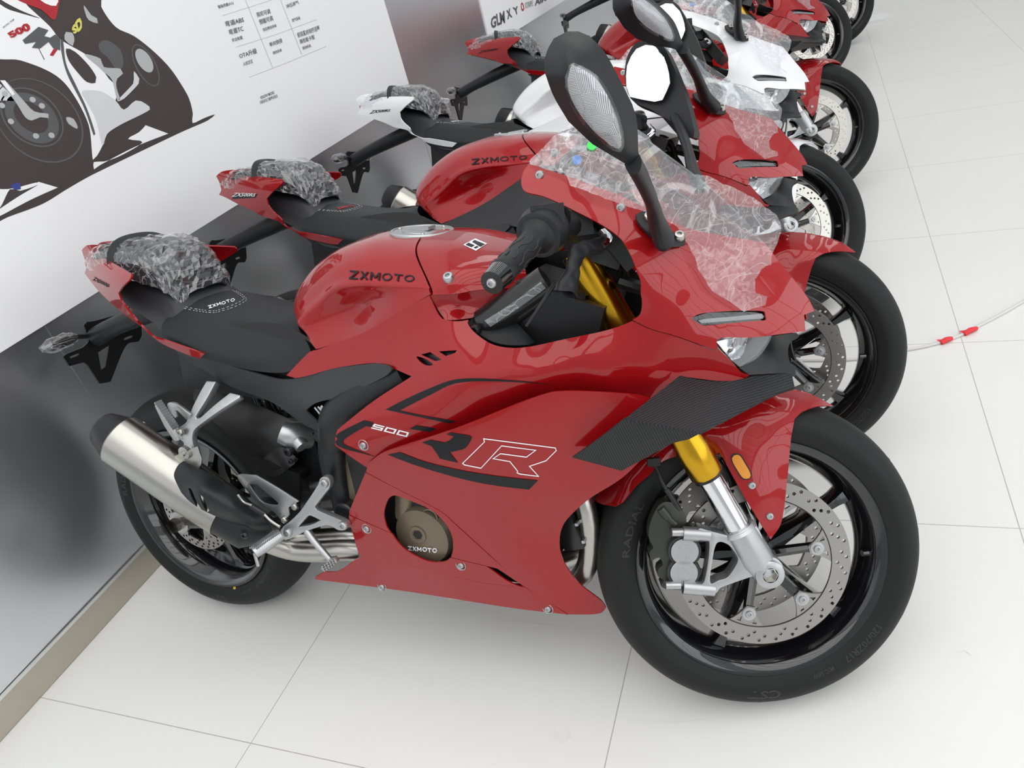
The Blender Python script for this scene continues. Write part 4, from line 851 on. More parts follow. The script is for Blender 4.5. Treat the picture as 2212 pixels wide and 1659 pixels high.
if st_:
    for q in ([(1330,250),(1400,278),(1370,296),(1315,262)],[(1290,268),(1330,286),(1310,298),(1270,282)],[(1345,290),(1358,296),(1338,308),(1325,301)]): decal('sticker_print',P_('D',[p+(1,) for p in q]),tcb,'decal',st_,off=.0016)
# --- seat
S_=G3([[(.175,0,.868),(.17,.05,.866),(.158,.09,.852),(.145,.12,.828),(.152,.13,.803)],
[(.20,0,.865),(.20,.05,.862),(.19,.10,.847),(.175,.128,.815),(.185,.138,.785)],
[(.25,0,.851),(.25,.06,.847),(.245,.108,.833),(.235,.140,.795),(.245,.144,.765)],
[(.32,0,.832),(.32,.07,.828),(.32,.115,.812),(.31,.148,.775),(.325,.148,.746)],
[(.40,0,.820),(.40,.065,.815),(.40,.11,.80),(.40,.145,.757),(.41,.148,.728)],
[(.455,0,.822),(.46,.055,.813),(.47,.09,.797),(.49,.125,.760),(.49,.142,.722)],
[(.475,0,.825),(.482,.05,.817),(.50,.085,.80),(.545,.118,.770),(.56,.135,.745)]])
seat=surf('seat',S_,'seat',bike,th=.02); sb=bvh(seat)
text('seat_lettering','ZXMOTO',[q[:2] for q in P_('C',[(1228,682),(1402,628),(1396,610),(1218,664)])],sb,'decalw',seat,bold=.012)
def stitch(P,crop,bv,parent,m='inkg',w=.9,dash=4):
    Q=outlopen([q[:2] for q in cr(crop,P)],3); V=[];F=[]
    for i in range(0,len(Q)-1):
        if i%2: continue
        a,b=Q[i],Q[i+1]; d=(b-a)/max(1e-6,np.linalg.norm(b-a)); n=np.array([-d[1],d[0]])*w/2; k=len(V); V+=[a+n,a-n,b-n,b+n]; F.append((k,k+1,k+2,k+3))
    return lay('seat_stitching',V,F,bv,m,parent,.0014)
def outlopen(P,step):
    S3=spline([(a,b,0) for a,b in P],6); S3=[np.array((q.x,q.y)) for q in S3]; out=[S3[0]]; acc=0
    for a,b in zip(S3,S3[1:]):
        L=np.linalg.norm(b-a); k=max(1,int(L/step)); out+= [a+(b-a)*j/k for j in range(1,k+1)]
    return out
stitch([(1030,672),(1120,692),(1240,708),(1300,700),(1400,668),(1470,630),(1475,610),(1440,580),(1400,556)],'C',sb,seat)
stitch([(1040,662),(1130,682),(1240,696),(1300,688),(1390,655),(1455,622),(1458,608),(1420,578),(1385,556)],'C',sb,seat)
# --- tail: centre cover and wings
C_=lambda P:cr('C',P)
K_=G3([[(-.13,0,.972),(-.13,.03,.972),(-.13,.045,.955),(-.125,.055,.93)],
[(-.02,0,.95),(-.02,.05,.95),(-.02,.072,.93),(-.01,.085,.88)],
[(.08,0,.922),(.08,.055,.918),(.08,.082,.89),(.09,.098,.83)],
[(.15,0,.896),(.152,.062,.889),(.155,.097,.862),(.16,.122,.79)],
[(.20,0,.862),(.20,.068,.855),(.205,.112,.820),(.22,.136,.755)],
[(.30,0,.81),(.30,.08,.80),(.30,.12,.775),(.32,.138,.735)]])
surf('tail_centre_cover',K_,'grey',bike,th=.004)
ps=G3([[(-.165,0,.985),(-.163,.018,.985),(-.160,.028,.978),(-.155,.03,.965)],
[(-.10,0,1.003),(-.10,.035,1.0),(-.10,.055,.985),(-.10,.06,.960)],
[(-.03,0,1.006),(-.03,.05,1.002),(-.03,.078,.985),(-.03,.083,.950)],
[(.05,0,1.008),(.05,.055,1.003),(.05,.085,.978),(.05,.091,.935)],
[(.11,0,.998),(.11,.058,.992),(.11,.086,.965),(.11,.092,.915)],
[(.150,0,.970),(.148,.055,.962),(.145,.080,.940),(.145,.088,.900)],
[(.172,0,.935),(.170,.050,.928),(.165,.074,.905),(.162,.082,.875)],
[(.184,0,.888),(.182,.045,.884),(.175,.066,.870),(.168,.078,.850)]])
pseat=surf('passenger_seat',ps,'seat',bike,th=.01)
mb=MB(); V,F=tube([(.022,-.098,.935),(.016,-.090,.980),(.008,-.057,1.010),(.0,0,1.018),(.008,.057,1.010),(.016,.090,.980),(.022,.098,.935)],.014,10,6,flat=.25,up=(0,0,1)); mb.add(V,F); obj('seat_strap',mb,'seat',bike)
tw_out=C_([(365,282,1),(395,252),(450,246),(500,250,1),(440,300,1),(560,360),(700,440,1),(692,478),(640,530),(612,575,1),(640,640),(740,765),(850,870),(930,895),(1060,940),(1195,985,1),(1162,1015,1),(1080,990),(900,910),(760,795),(620,690),(480,560),(385,440,1),(395,390)])
tw=panel('tail_wing',tw_out,C_([(365,282,-.02),(500,250,-.025),(440,300,-.05),(560,360,-.10),(700,440,-.155),(612,575,-.145),(640,640,-.142),(740,765,-.15),(850,870,-.15),(1060,940,-.152),(1195,985,-.150),(1162,1015,-.148),(900,910,-.142),(760,795,-.13),(620,690,-.115),(480,560,-.085),(385,440,-.035),(395,390,-.03),(540,500,-.125),(450,400,-.08)]),'red',bike,step=7,th=.004); sym(tw)
RT=bvh([o for o in rw.children if o.name.startswith('tire') and 'letter' not in o.name][0])
for (u,v,r_,m) in ((930,1420,11,'greendot'),(927,1478,9,'yellowpaint')): decal('paint_dot',P_('B',[(u+r_*math.cos(2*PI*k/10),v+r_*math.sin(2*PI*k/10)) for k in range(10)]),RT,m,rw,fr=REAR,off=.0015,step=4)
text('tail_lettering','ZX500RS',[q[:2] for q in C_([(440,485),(548,535),(552,515),(452,462)])],SURF[tw.name],'decal',tw,bold=.01)
# brake light tip between the wings
mb=MB(); box(mb,(-.145,0,.965),(.03,.07,.02)); obj('tail_light',mb,'redtext',bike)
# --- side cover and subframe (black)
sc=panel('side_cover',cr('P',[(357,738,1),(420,790),(439,798),(505,838),(585,868),(658,918),(694,935,1),(697,925),(665,893),(661,888),(675,874),(697,866),(750,855),(793,833),(836,810),(846,798),(843,792),(830,787),(808,785),(728,795),(664,812),(619,820),(580,815),(440,770)]),cr('P',[(357,738,-.125),(420,790,-.115),(505,838,-.12),(585,868,-.13),(658,918,-.145),(694,935,-.155),(665,893,-.165),(697,866,-.175),(750,855,-.185),(793,833,-.19),(846,798,-.195),(808,785,-.178),(728,795,-.162),(664,812,-.152),(619,820,-.148),(580,815,-.148),(440,770,-.145),(650,850,-.158),(520,810,-.14)]),'grey',bike,step=8,th=.004); sym(sc)
def rails(name,P,r,m,flat=1,seg=14,smooth=5,both=True,parent=bike,up=None):
    mb=MB(); V,F=tube([BU(*p) for p in P],r,seg,smooth,flat,up); mb.add(V,F); o=obj(name,mb,m,parent)
    if both: sym(o)
    return o
rails('frame_spar',[('D',870,1150,-.165),('D',650,1275,-.17),('D',450,1400,-.17),('D',380,1490,-.165),('D',365,1640,-.15)],[.034,.034,.036,.036,.030],'black',.7)
rails('frame_plate',[('B',1560,420,-.16),('B',1555,600,-.15),('B',1580,760,-.145),('B',1620,900,-.14),('B',1640,1000,-.14)],[.030,.032,.030,.026,.024],'black',.6)
mb=MB(); c=BU('B',1640,990,-.165); V,F=lathe([(.03,.024),(0,.024),(-.003,.021),(-.003,0)],seg=28,T=axisT(c,(0,1,0))); mb.add(V,F); obj('pivot_cap',mb,'satin',bike)
# shock, reservoir
mb=MB(); V,F=tube([BU('B',1235,460,-.11),BU('B',1300,480,-.10),BU('B',1420,480,-.06)],[.026,.030,.032],18,3); mb.add(V,F); V,F=tube([BU('B',1300,470,-.10),BU('B',1370,560,-.11)],.016,14,0); mb.add(V,F); obj('throttle_body',mb,'silver',bike)
V,F=[],[]
mb=MB()
c0=Vector((.52,-.03,.50)); c1=Vector((.60,-.03,.70)); n=9*16
hel=[c0+(c1-c0)*(i/n)+Vector((.034*math.cos(2*PI*i/16),.034*math.sin(2*PI*i/16),0)) for i in range(n+1)]
V,F=tube(hel,.005,8,0); mb.add(V,F); obj('shock_spring',mb,'chrome',bike)
mb=MB(); V,F=tube([c0-Vector((0,0,.06)),c1+Vector((.02,0,.05))],.02,14,0); mb.add(V,F); obj('shock_absorber',mb,'satin',bike)
# black engine casings between wheel and frame
mb=MB(); box(mb,BU('B',1290,770,-.07),(.13,.10,.13),Matrix.Rotation(.3,3,'Y')); box(mb,BU('B',1380,620,-.04),(.16,.08,.16)); box(mb,BU('B',1400,830,-.09),(.05,.04,.09),Matrix.Rotation(-.5,3,'Y')); obj('battery_box',mb,'dark',bike)
mb=MB(); bolt(mb,BU('B',1275,590,-.125),.011); bolt(mb,BU('B',1290,655,-.125),.006); obj('hugger_bolt',mb,'satin',bike)
# --- exhaust
def axis_tube(name,pts,rs,m,seg=36,flat=1,parent=bike):
    mb=MB(); V,F=tube([BU(*p) for p in pts],rs,seg,0,flat); mb.add(V,F); return obj(name,mb,m,parent)
e0=BU('B',175,510,-.238); e1=BU('B',640,830,-.222); e2=BU('B',1180,1130,-.185); ed=(e1-e0).normalized()
def along(n,m,P,rs,seg=40,flat=.86): mb=MB(); V,F=tube(P,rs,seg,0,flat); mb.add(V,F); return obj(n,mb,m,bike)
can=along('exhaust_can','steel',[e0,e0+ed*.004,e1,e1+ed*.10],[.060,.064,.064,.060])
along('exhaust_end_cap','black',[e0-ed*.052,e0-ed*.046,e0-ed*.012,e0+ed*.004],[.036,.042,.056,.060])
along('exhaust_sleeve','black',[e1+ed*.09,e1+ed*.16,e2-ed*.02,e2],[.058,.052,.034,.030])
for a,k in ((2.6,0),(3.6,1),(4.6,2)):
    T=axisT(e0+ed*.014,ed); p=T@Vector((.064*.9*math.cos(a),0,.064*math.sin(a))); q=(p-(T@Vector((0,0,0)))).normalized(); mb=MB(); bolt(mb,p,.005,q); obj('can_rivet',mb,'silver',can)
hsd=panel('heat_shield',P_('B',[(590,652,1),(555,680),(530,735),(540,780),(590,880),(640,970),(720,1050),(820,1112),(920,1140),(1000,1165),(1060,1192),(1110,1185),(1150,1145),(1168,1110),(1150,1070),(1060,960),(960,870),(850,790),(700,700)]),P_('B',[(590,652,-.232),(530,735,-.262),(590,880,-.268),(640,970,-.258),(820,1112,-.225),(1060,1192,-.185),(1168,1110,-.198),(1060,960,-.212),(850,790,-.225),(700,700,-.230),(700,850,-.280),(900,970,-.268),(1050,1080,-.235)]),'black',bike,holes=[P_('B',[(622,828,1),(640,830),(680,920),(722,985,1),(700,975),(650,900)]),P_('B',[(698,878),(720,885),(745,940),(762,985),(745,985),(715,930)])],step=7,th=.003)
mb=MB(); bolt(mb,BU('B',990,1135,-.255),.008); obj('shield_bolt',mb,'satin',hsd)
plate('exhaust_bracket',P_('B',[(575,600,1),(685,555,1),(710,650),(690,705,1),(510,630,1)]),-.232,.003,'steel',bike)
pipe=[('B',1050,1120,-.17),('B',1180,1185,-.15),('B',1320,1225,-.13),('B',1480,1235,-.12),('B',1640,1225,-.11),('B',1760,1230,-.10)]
mb=MB(); V,F=tube([BU(*p) for p in pipe],[.026,.027,.027,.027,.027,.027],20,6); mb.add(V,F); obj('exhaust_pipe',mb,'steel',bike)
mb=MB(); V,F=tube([BU(*p) for p in [('B',1150,1130,-.13),('B',1300,1165,-.12),('B',1450,1160,-.10),('B',1650,1150,-.09),('B',1760,1160,-.08)]],.024,20,6); mb.add(V,F); obj('exhaust_pipe',mb,'steel',bike)
mb=MB(); V,F=tube([BU('B',1655,1130,-.12),BU('B',1670,1270,-.12)],[.012,.012],10,0); obj_=None
# retaining springs
for q in ([(945,870),(985,920),(1040,940)],[(1120,1000),(1160,1040),(1220,1080)]):
    mb=MB(); V,F=tube([BU('B',u,v,-.235) for u,v in q],.0028,8,5); mb.add(V,F); obj('exhaust_spring',mb,'steel',bike)
mb=MB(); V,F=tube([BU('B',1030,940,-.232),BU('B',1125,1000,-.228)],.007,12,0); mb.add(V,F); obj('spring_sleeve',mb,'dark',bike)
# --- footrests
pb=plate('passenger_bracket',P_('B',[(742,128,1),(803,132,1),(745,240),(672,358),(676,375),(700,368),(800,280),(895,205,1),(962,222,1),(958,236),(860,300),(720,400),(662,450),(648,500),(655,545),(668,590),(650,632),(612,622),(592,580),(590,530),(556,505),(545,470),(560,435),(610,395),(650,300),(700,200)]),-.175,.016,'silver',bike,bev=.004,tps=TPS([(449,825,-.135),(513,853,-.145),(390,925,-.2),(415,985,-.215),(480,880,-.17)],.01))
mb=MB(); V,F=lathe([(.008,.015),(-.002,.015),(-.003,.012),(-.003,.006),(-.008,.0055),(-.008,0)],seg=24,T=axisT(BU('B',597,600,-.236),(0,1,0))); mb.add(V,F); obj('bracket_bolt',mb,'steel',pb)
mb=MB(); bolt(mb,BU('B',570,464,-.212),.008); obj('bracket_bolt',mb,'steel',pb)
sym(plate('helmet_hook',P_('B',[(482,285),(490,273),(535,277),(640,350,1),(620,395,1),(550,325),(538,325),(550,362),(538,376),(520,360),(490,310)]),-.19,.008,'silver',pb,bev=.002))
mb=MB(); V,F=tube([BU('B',560,500,-.205),BU('B',500,410,-.215),BU('B',425,285,-.225)],[.014,.013,.008],12,3,flat=.8); mb.add(V,F)
for i in range(12):
    t=i/11; p=BU('B',545-t*110,455-t*165,-.232); box(mb,p+Vector((.0,0,.008)),(.003,.018,.005))
obj('passenger_footpeg',mb,'silver',bike)
rs_=plate('rearset_bracket',P_('B',[(1505,755),(1535,765),(1547,795),(1540,830),(1500,880),(1445,955),(1460,972),(1620,1040),(1655,1062),(1660,1088),(1640,1104),(1600,1103),(1560,1080),(1520,1070),(1390,1110),(1300,1152),(1258,1166),(1225,1150),(1218,1115),(1240,1080),(1290,1040),(1350,980),(1400,910),(1440,850),(1470,800),(1480,768)]),-.195,.014,'silver',bike,holes=[P_('B',[(1340,1082,1),(1400,1010,1),(1420,1008),(1485,1038,1),(1420,1068)])],bev=.004)
for u,v in ((1510,795),(1632,1072),(1272,1122)): mb=MB(); bolt(mb,BU('B',u,v,-.197),.010); obj('rearset_bolt',mb,'silver',rs_)
hp_=plate('heel_plate',P_('B',[(938,745,1),(960,738),(1062,745,1),(1200,825),(1342,915,1),(1275,955,1),(1280,1005,1),(1240,1052,1),(1180,985),(1085,925),(1000,840),(950,775)]),-.185,.004,'silver',bike,holes=[P_('B',[(1016,803,1),(1070,805,1),(1208,925),(1202,940),(1115,925),(1060,870)])],bev=.001)
for u,v in ((1316,950),(1248,1035)): mb=MB(); bolt(mb,BU('B',u,v,-.188),.008); obj('heel_bolt',mb,'steel',hp_)
for s in (1,-1):
    a=BU('B',1225,1130,-.208); b=BU('B',1055,1250,-.262); mb=MB(); V,F=tube([a,(a+b)/2,b],[.013,.0145,.0125],14,2); mb.add(V,F)
    d=(b-a)
    for i in range(14):
        for j in range(4):
            p=a+d*(.06+.88*i/13)+Vector((-.009+.006*j,-.003,.0135 if j in(1,2) else .0115)); box(mb,p,(.0028,.0042,.004))
    V,F=tube([b,b+Vector((.004,-.004,-.030))],.0035,8,0); mb.add(V,F)
    if s<0: mb.V=[Vector((v.x,-v.y,v.z)) for v in mb.V]
    obj('footpeg',mb,'silver',bike)
mb=MB(); V,F=tube([BU('B',1400,1110,-.19),BU('B',1450,1180,-.20),BU('B',1550,1295,-.215)],[.009,.008,.006],12,3); mb.add(V,F); pd=obj('brake_pedal',mb,'silver',bike)
pp=plate('pedal_pad',P_('B',[(1485,1350,1),(1500,1370,1),(1560,1345,1),(1590,1315,1),(1570,1285,1),(1540,1290,1)]),-.225,.012,'silver',pd,bev=.002); pc=BU('B',1535,1325,-.227); mb=MB()
for i in range(5):
    for j in range(3): box(mb,BU('B',1500+i*16+j*6,1352-i*10-16+j*14,-.227),(.004,.004,.004))
obj('pad_studs',mb,'silver',pd)
# --- number plate bracket and rear indicators
ln=MB(); co,F=fill(outl([q for q in C_([(380,790,1),(400,768,1),(450,762),(620,715,1),(700,660,1),(770,700,1),(768,790,1),(770,860),(750,900,1),(665,928),(560,1172,1),(487,1186,1),(405,1060,1),(385,1042),(282,1067,1),(240,1003,1),(262,985,1),(372,942,1),(412,900),(400,850)])],6),[outl(q,6) for q in (C_([(475,975,1),(552,925,1),(525,1070,1),(497,1092,1)]),C_([(282,1005),(345,980),(350,990),(290,1015)]),C_([(650,880),(708,858),(712,870),(656,892)]))],0)
V=[]
for x,y in co:
    d=BODY.ray(x,y); t=(-.275-BODY.C.x)/d.x; V.append(BODY.C+d*t)
V2,F2=shell(V,[tuple(f) for f in F],.006,tuple(BODY.C)); ln.add(V2,F2); nb=obj('number_plate_bracket',ln,'dark',bike)
mb=MB(); V,F=tube([(.10,0,.86),(-.05,0,.83),(-.18,0,.80),(-.26,0,.775)],[.03,.028,.024,.026],10,3,flat=.9); mb.add(V,F); obj('bracket_arm',mb,'black',bike)
for s in (1,-1):
    a=UX('C',400,860,-.262); b=UX('C',330,865,-.262); c=UX('C',95,955,-.262)
    mb=MB(); V,F=tube([a,b],.008,10,0); mb.add(V,F); V,F=tube([b,b+(c-b)*.3,b+(c-b)*.75,c],[.008,.014,.013,.004],14,4); mb.add(V,F)
    if s<0: mb.V=[Vector((v.x,-v.y,v.z)) for v in mb.V]
    ind=obj('indicator',mb,'dark',bike)
    mb=MB(); V,F=tube([b+(c-b)*.02,b+(c-b)*.3,b+(c-b)*.75,c+(c-b)*.03],[.010,.019,.018,.006],16,6)
    V=[v+noise.noise_vector(v*90)*.004 for v in V]; mb.add(V,F)
    if s<0: mb.V=[Vector((v.x,-v.y,v.z)) for v in mb.V]
    obj('indicator_wrap',mb,'film2',ind)
# --- windscreen
ws_out=[(1142,354,1),(1190,312),(1236,274,1),(1300,268),(1378,290),(1450,340),(1530,400),(1600,465),(1649,522,1),(1540,505),(1470,487),(1406,455),(1339,422),(1279,400),(1219,378)]
WS=TPS([(1142,354,-.122),(1190,312,-.085),(1236,274,-.004),(1300,268,0),(1378,290,0),(1450,340,0),(1530,400,0),(1600,465,0),(1649,522,0),(1540,505,-.066),(1406,455,-.111),(1339,422,-.121),(1219,378,-.126),(1300,345,-.085),(1400,400,-.075),(1500,455,-.05),(1240,320,-.075)],.02)
scr=panel('windscreen',ws_out,WS,'glass',bike,step=9,th=.0025,both=True)
for u,v in ((165,852),(603,1030)):
    x,y=cr('E',[(u,v)])[0][:2]; h=cast(CS,x,y,BODY,.001); mb=MB(); bolt(mb,h,.007); obj('screen_bolt',mb,'silver',cowl)
for (u,v,m) in ((368,775,'bluedot'),(448,698,'greendot')):
    r_=26; decal('round_sticker',P_('E',[(u+r_*math.cos(2*PI*k/12),v+r_*.95*math.sin(2*PI*k/12)) for k in range(12)]),SURF[scr.name],m,scr,off=.003,step=5)
# --- mirrors
mo=P_('E',[(372,69,1),(436,94,1),(520,185),(600,330),(668,465,1),(694,560),(702,740,1),(684,800,1),(652,802,1),(590,765),(452,682,1),(385,620),(320,558,1),(240,420),(192,290,1),(190,225,1),(210,165),(242,108,1),(315,70,1)])
MT=TPS(P_('E',[(370,70,-.395),(240,108,-.415),(190,250,-.42),(240,420,-.40),(320,560,-.385),(450,680,-.365),(650,802,-.335),(690,790,-.33),(702,700,-.335),(670,470,-.355),(600,330,-.37),(520,180,-.385),(330,150,-.435),(300,300,-.447),(400,450,-.432),(500,600,-.407),(450,300,-.425),(580,600,-.392),(620,700,-.367),(260,250,-.438)]),.02)
mh=panel('mirror_housing',mo,MT,'black',bike,step=8,th=.022)
ml=decal('mirror_indicator_lens',P_('E',[(330,262,1),(345,250),(440,305),(500,375),(555,480),(600,610),(610,680),(598,706,1),(560,690),(460,605),(380,505),(330,400),(318,320)]),SURF[mh.name],'lens',mh,step=8,off=.0055)
decal('lens_reflector',P_('E',[(335,270,1),(345,258),(435,312),(495,382),(547,485),(592,612),(602,680),(590,695,1),(560,680),(466,596),(388,498),(338,396),(326,322)]),SURF[mh.name],'reflectpat',mh,step=6,off=.0035)
decal('lens_seal',P_('E',[(322,250,1),(345,240),(445,298),(508,370),(563,478),(610,610),(620,685),(605,716,1),(560,700),(452,612),(370,510),(320,405),(308,320)]),SURF[mh.name],'dark',mh,step=6,off=.0015)
mb=MB(); V,F=tube([BU('E',672,780,-.335),BU('E',725,880,-.29),BU('E',775,1000,-.235),BU('E',800,1100,-.19),BU('E',835,1190,-.165),BU('E',850,1225,-.16)],[.017,.0165,.015,.020,.026,.022],16,6,flat=.62,up=(1,0,0.3)); mb.add(V,F); obj('mirror_stem',mb,'black',bike)
mbase=decal('mirror_base',P_('E',[(680,1085,1),(725,1065),(768,1078),(815,1120),(880,1180),(935,1195,1),(935,1240,1),(870,1250),(800,1225),(735,1175),(690,1125)]),CS,'black',bike,off=.010,step=8)
for u,v in ((745,1103),(900,1195)):
    x,y=cr('E',[(u,v)])[0][:2]; h=cast(CS,x,y,BODY,.012); mb=MB(); bolt(mb,h,.0085,(0.25,-.6,.75)); obj('mirror_bolt',mb,'steel',mbase)
MT2=TPS(P_('E',[(720,120,.40),(790,115,.40),(920,330,.37),(1005,620,.33),(990,650,.33),(780,500,.36),(640,380,.38),(628,300,.39),(680,140,.40),(800,300,.385)]),.05)
mh2=panel('mirror_housing',P_('E',[(720,120,1),(760,108),(795,118),(850,170),(920,330),(960,430),(1005,610),(1000,645,1),(985,650),(930,592),(780,500),(700,465),(660,435),(640,390),(627,300),(640,210),(680,140)]),MT2,'black',bike,step=8,th=.03)
panel('mirror_glass',P_('E',[(740,143,1),(790,148),(840,208),(868,300),(873,350),(832,442,1),(790,452),(720,440),(655,425),(637,370),(640,255),(690,165)]),P_('E',[(740,143,.376),(868,300,.358),(832,442,.347),(655,425,.362),(640,255,.372)]),'mirror',mh2,step=30,th=.003,lam=1e5)
mb=MB(); V,F=tube([BU('E',900,540,.35),BU('E',945,640,.31),BU('E',975,730,.26),BU('E',1000,830,.19),BU('E',1030,900,.15)],[.016,.016,.015,.018,.022],14,6,flat=.62,up=(1,0,.3)); mb.add(V,F); obj('mirror_stem',mb,'black',bike)
# --- handlebar assembly (steered)
def HU(u,v,y,c='D'): return FU(c,u,v,y)
be=HU(1447,535,-.365); bi=HU(1790,185,-.215); bd=(bi-be).normalized(); BL=(bi-be).length
def barp(t0,t1,r0,r1,name,m,seg=24,smp=None):
    mb=MB(); V,F=tube([be+bd*t0,be+bd*t1],[r0,r1],seg,0); mb.add(V,F); return fk(obj(name,mb,m,bike))
barp(0,.028,.0165,.0185,'bar_end','gloss'); mb=MB(); bolt(mb,be+bd*-.001,.007,-bd); fk(obj('bar_end_screw',mb,'silver',bike))
mb=MB(); V,F=tube([be+bd*.028,be+bd*.032,be+bd*.05,be+bd*(BL*.80),be+bd*(BL*.86),be+bd*(BL*.88)],[.0185,.020,.018,.0185,.024,.028],24,0); mb.add(V,F); 
g_=fk(obj('grip',mb,'black',bike))
mb=MB()
for k in range(9):
    aa=2*PI*k/9; T=axisT(be+bd*.05,bd)
    P=[T@Vector((.0186*math.cos(aa+.35*((i//2)%2)),i*.013,.0186*math.sin(aa+.35*((i//2)%2)))) for i in range(7)]; V,F=tube(P,.0010,6,0); mb.add(V,F)
obj('grip_pattern',mb,'grey',g_)
mb=MB(); V,F=tube([be+bd*(BL*.88),be+bd*(BL*.90),be+bd*(BL*1.0),be+bd*(BL*1.12),be+bd*(BL*1.14)],[.030,.036,.040,.036,.02],24,0); mb.add(V,F); box(mb,be+bd*(BL*1.0)+Vector((.01,0,.022)),(.05,.045,.03)); fk(obj('throttle_housing',mb,'black',bike))
mirror_pts=lambda P:[Vector((p.x,-p.y,p.z)) for p in P]
mb=MB(); V,F=tube(mirror_pts([be,be+bd*.03,be+bd*.032,be+bd*BL*.9,be+bd*BL,be+bd*BL*1.2]),[.0175,.0185,.0175,.0180,.034,.02],20,0); mb.add(V,F); fk(obj('left_grip',mb,'black',bike))
mb=MB(); V,F=tube([be+bd*BL*1.1,be+bd*BL*1.35,(bi.x+.02,0,bi.z+.02)],[.013,.014,.014],12,3); mb.add(V,F); V2=mirror_pts(V); mb.add(V2,F); fk(obj('handlebar',mb,'satin',bike))
# triple clamp
q=g2; mb=MB(); box(mb,(q.x+.02,0,q.z+.02),(.08,.26,.03),Matrix.Rotation(RAKE,3,'Y')); fk(obj('top_clamp',mb,'satin',bike))
# brake master cylinder and lever in a black bag
mb=MB(); V,F=tube([HU(1900,110,-.20),HU(2020,180,-.16),HU(2110,230,-.14)],[.022,.020,.017],14,3); mb.add(V,F); V,F=tube([HU(2000,100,-.15),HU(2090,150,-.12)],.015,12,0); mb.add(V,F); box(mb,HU(1980,170,-.17),(.07,.03,.025)); fk(obj('master_cylinder',mb,'black',bike))
mb=MB(); V,F=tube([HU(2185,190,-.16),HU(2215,240,-.17),HU(2180,280,-.18)],[.009,.012,.010],12,4,flat=.6); mb.add(V,F); lv=fk(obj('brake_lever',mb,'chrome',bike))
bagp=[HU(2230,240,-.17),HU(2150,285,-.185),HU(2060,305,-.20),HU(2015,350,-.215),HU(1995,450,-.235),HU(1960,560,-.25),HU(1952,610,-.255)]
mb=MB(); V,F=tube(bagp,[.011,.013,.014,.014,.013,.018,.020],20,6,flat=.55,caps=False); V=[v+noise.noise_vector(v*60)*.004 for v in V]; mb.add(V,F); obj('lever_sleeve_bag',mb,'black',lv)
mb=MB(); V,F=tube([HU(2235,310,-.10),HU(2280,330,-.09),HU(2330,400,-.08),HU(2360,520,-.075)],.006,10,5); mb.add(V,F); fk(obj('brake_hose',mb,'dark',bike)); mb=MB(); V,F=tube([HU(2150,300,-.13),HU(2250,340,-.1),HU(2320,450,-.09)],.005,10,5); mb.add(V,F); fk(obj('wiring_loom',mb,'dark',bike))
mb=MB(); V,F=tube([HU(1870,540,-.14),HU(1780,680,-.15),HU(1680,830,-.15)],.003,8,3); mb.add(V,F); fk(obj('throttle_cable',mb,'dark',bike))
# --- cockpit parts seen through the opening
rails('steering_head_tube',[('D',1400,820,-.135),('D',1600,690,-.125),('D',1830,530,-.105)],[.030,.031,.031],'satin',1,20,2)
ct=panel('cockpit_panel',P_('D',[(1283,808,1),(1340,760),(1560,780),(1600,790,1),(1640,830),(1740,935,1),(1690,952),(1560,955),(1450,930),(1340,865)]),P_('D',[(1283,808,-.168),(1340,760,-.14),(1560,780,-.135),(1600,790,-.135),(1740,935,-.165),(1690,952,-.185),(1560,955,-.18),(1450,930,-.178),(1340,865,-.172)]),'black',bike,step=8); sym(ct)
mb=MB(); bolt(mb,BU('D',1335,850,-.174),.010); obj('panel_screw',mb,'dark',ct)
mb=MB(); box(mb,BU('D',1950,760,-.06),(.16,.14,.12),Matrix.Rotation(.35,3,'Y')); V,F=tube([BU('D',1850,640,-.09),BU('D',2080,720,-.09)],.04,16,0); mb.add(V,F); obj('air_duct',mb,'black',bike)
tsl=lay('tube_wrap',*(lambda z:(z[0],z[1]))(fill(outl(P_('D',[(1400,790,1),(1560,690),(1780,530,1),(1812,570,1),(1620,710),(1440,830,1)]),7),(),10)),bvh([o for o in bike.children if o.name.startswith('steering_head_tube')][0]),'film2',bike,.002)
mb=MB(); box(mb,(1.20,0,.93),(.03,.20,.11),Matrix.Rotation(-.6,3,'Y')); V,F=tube([(1.2,-.09,.86),(1.33,-.06,.80)],.012,8,0); mb.add(V,F); V,F=tube([(1.2,.09,.86),(1.33,.06,.80)],.012,8,0); mb.add(V,F); obj('dashboard',mb,'dark',bike)
mb=MB(); V,F=tube([(1.13,0,.55),(1.06,0,.86)],.035,14,0); mb.add(V,F); box(mb,(1.05,0,.80),(.16,.16,.08)); obj('steering_head',mb,'satin',bike)
mb=MB(); V,F=tube([(.52,.13,.36),(.50,.30,.02)],[.014,.011],12,0); mb.add(V,F); box(mb,(.50,.315,.008),(.05,.04,.012)); obj('side_stand',mb,'satin',bike)
# ------------------------------------------------------------ crinkled film: things of their own, laid over seat and screen
def crumple(V,F,amp,sc,seed=0):
    N=vnorm(V,F); out=[]
    for v,n in zip(V,N):
        v=Vector(v); a=noise.noise(v*sc+Vector((seed,0,0)))+.5*noise.noise(v*sc*2.7+Vector((0,seed,0))); out.append(v+Vector(n)*amp*a+noise.noise_vector(v*sc*1.3+Vector((seed,seed,0)))*amp*.4)
    return out
def jitterfill(O,step,sd=1):
    random.seed(sd); co,F=fill(outl(O,step*.8),(),step); n0=len(outl(O,step*.8)); co=np.array(co)
    for i in range(n0,len(co)): co[i]+= (random.uniform(-.3,.3)*step,random.uniform(-.3,.3)*step)
    return co,F
def filmobj(name,V,F,m,label,group,M4):
    me=mesh(name,V,F); o=link(name,me,m,None,smooth=False); o.matrix_world=M4; tag(o,label,'plastic film',group); return o
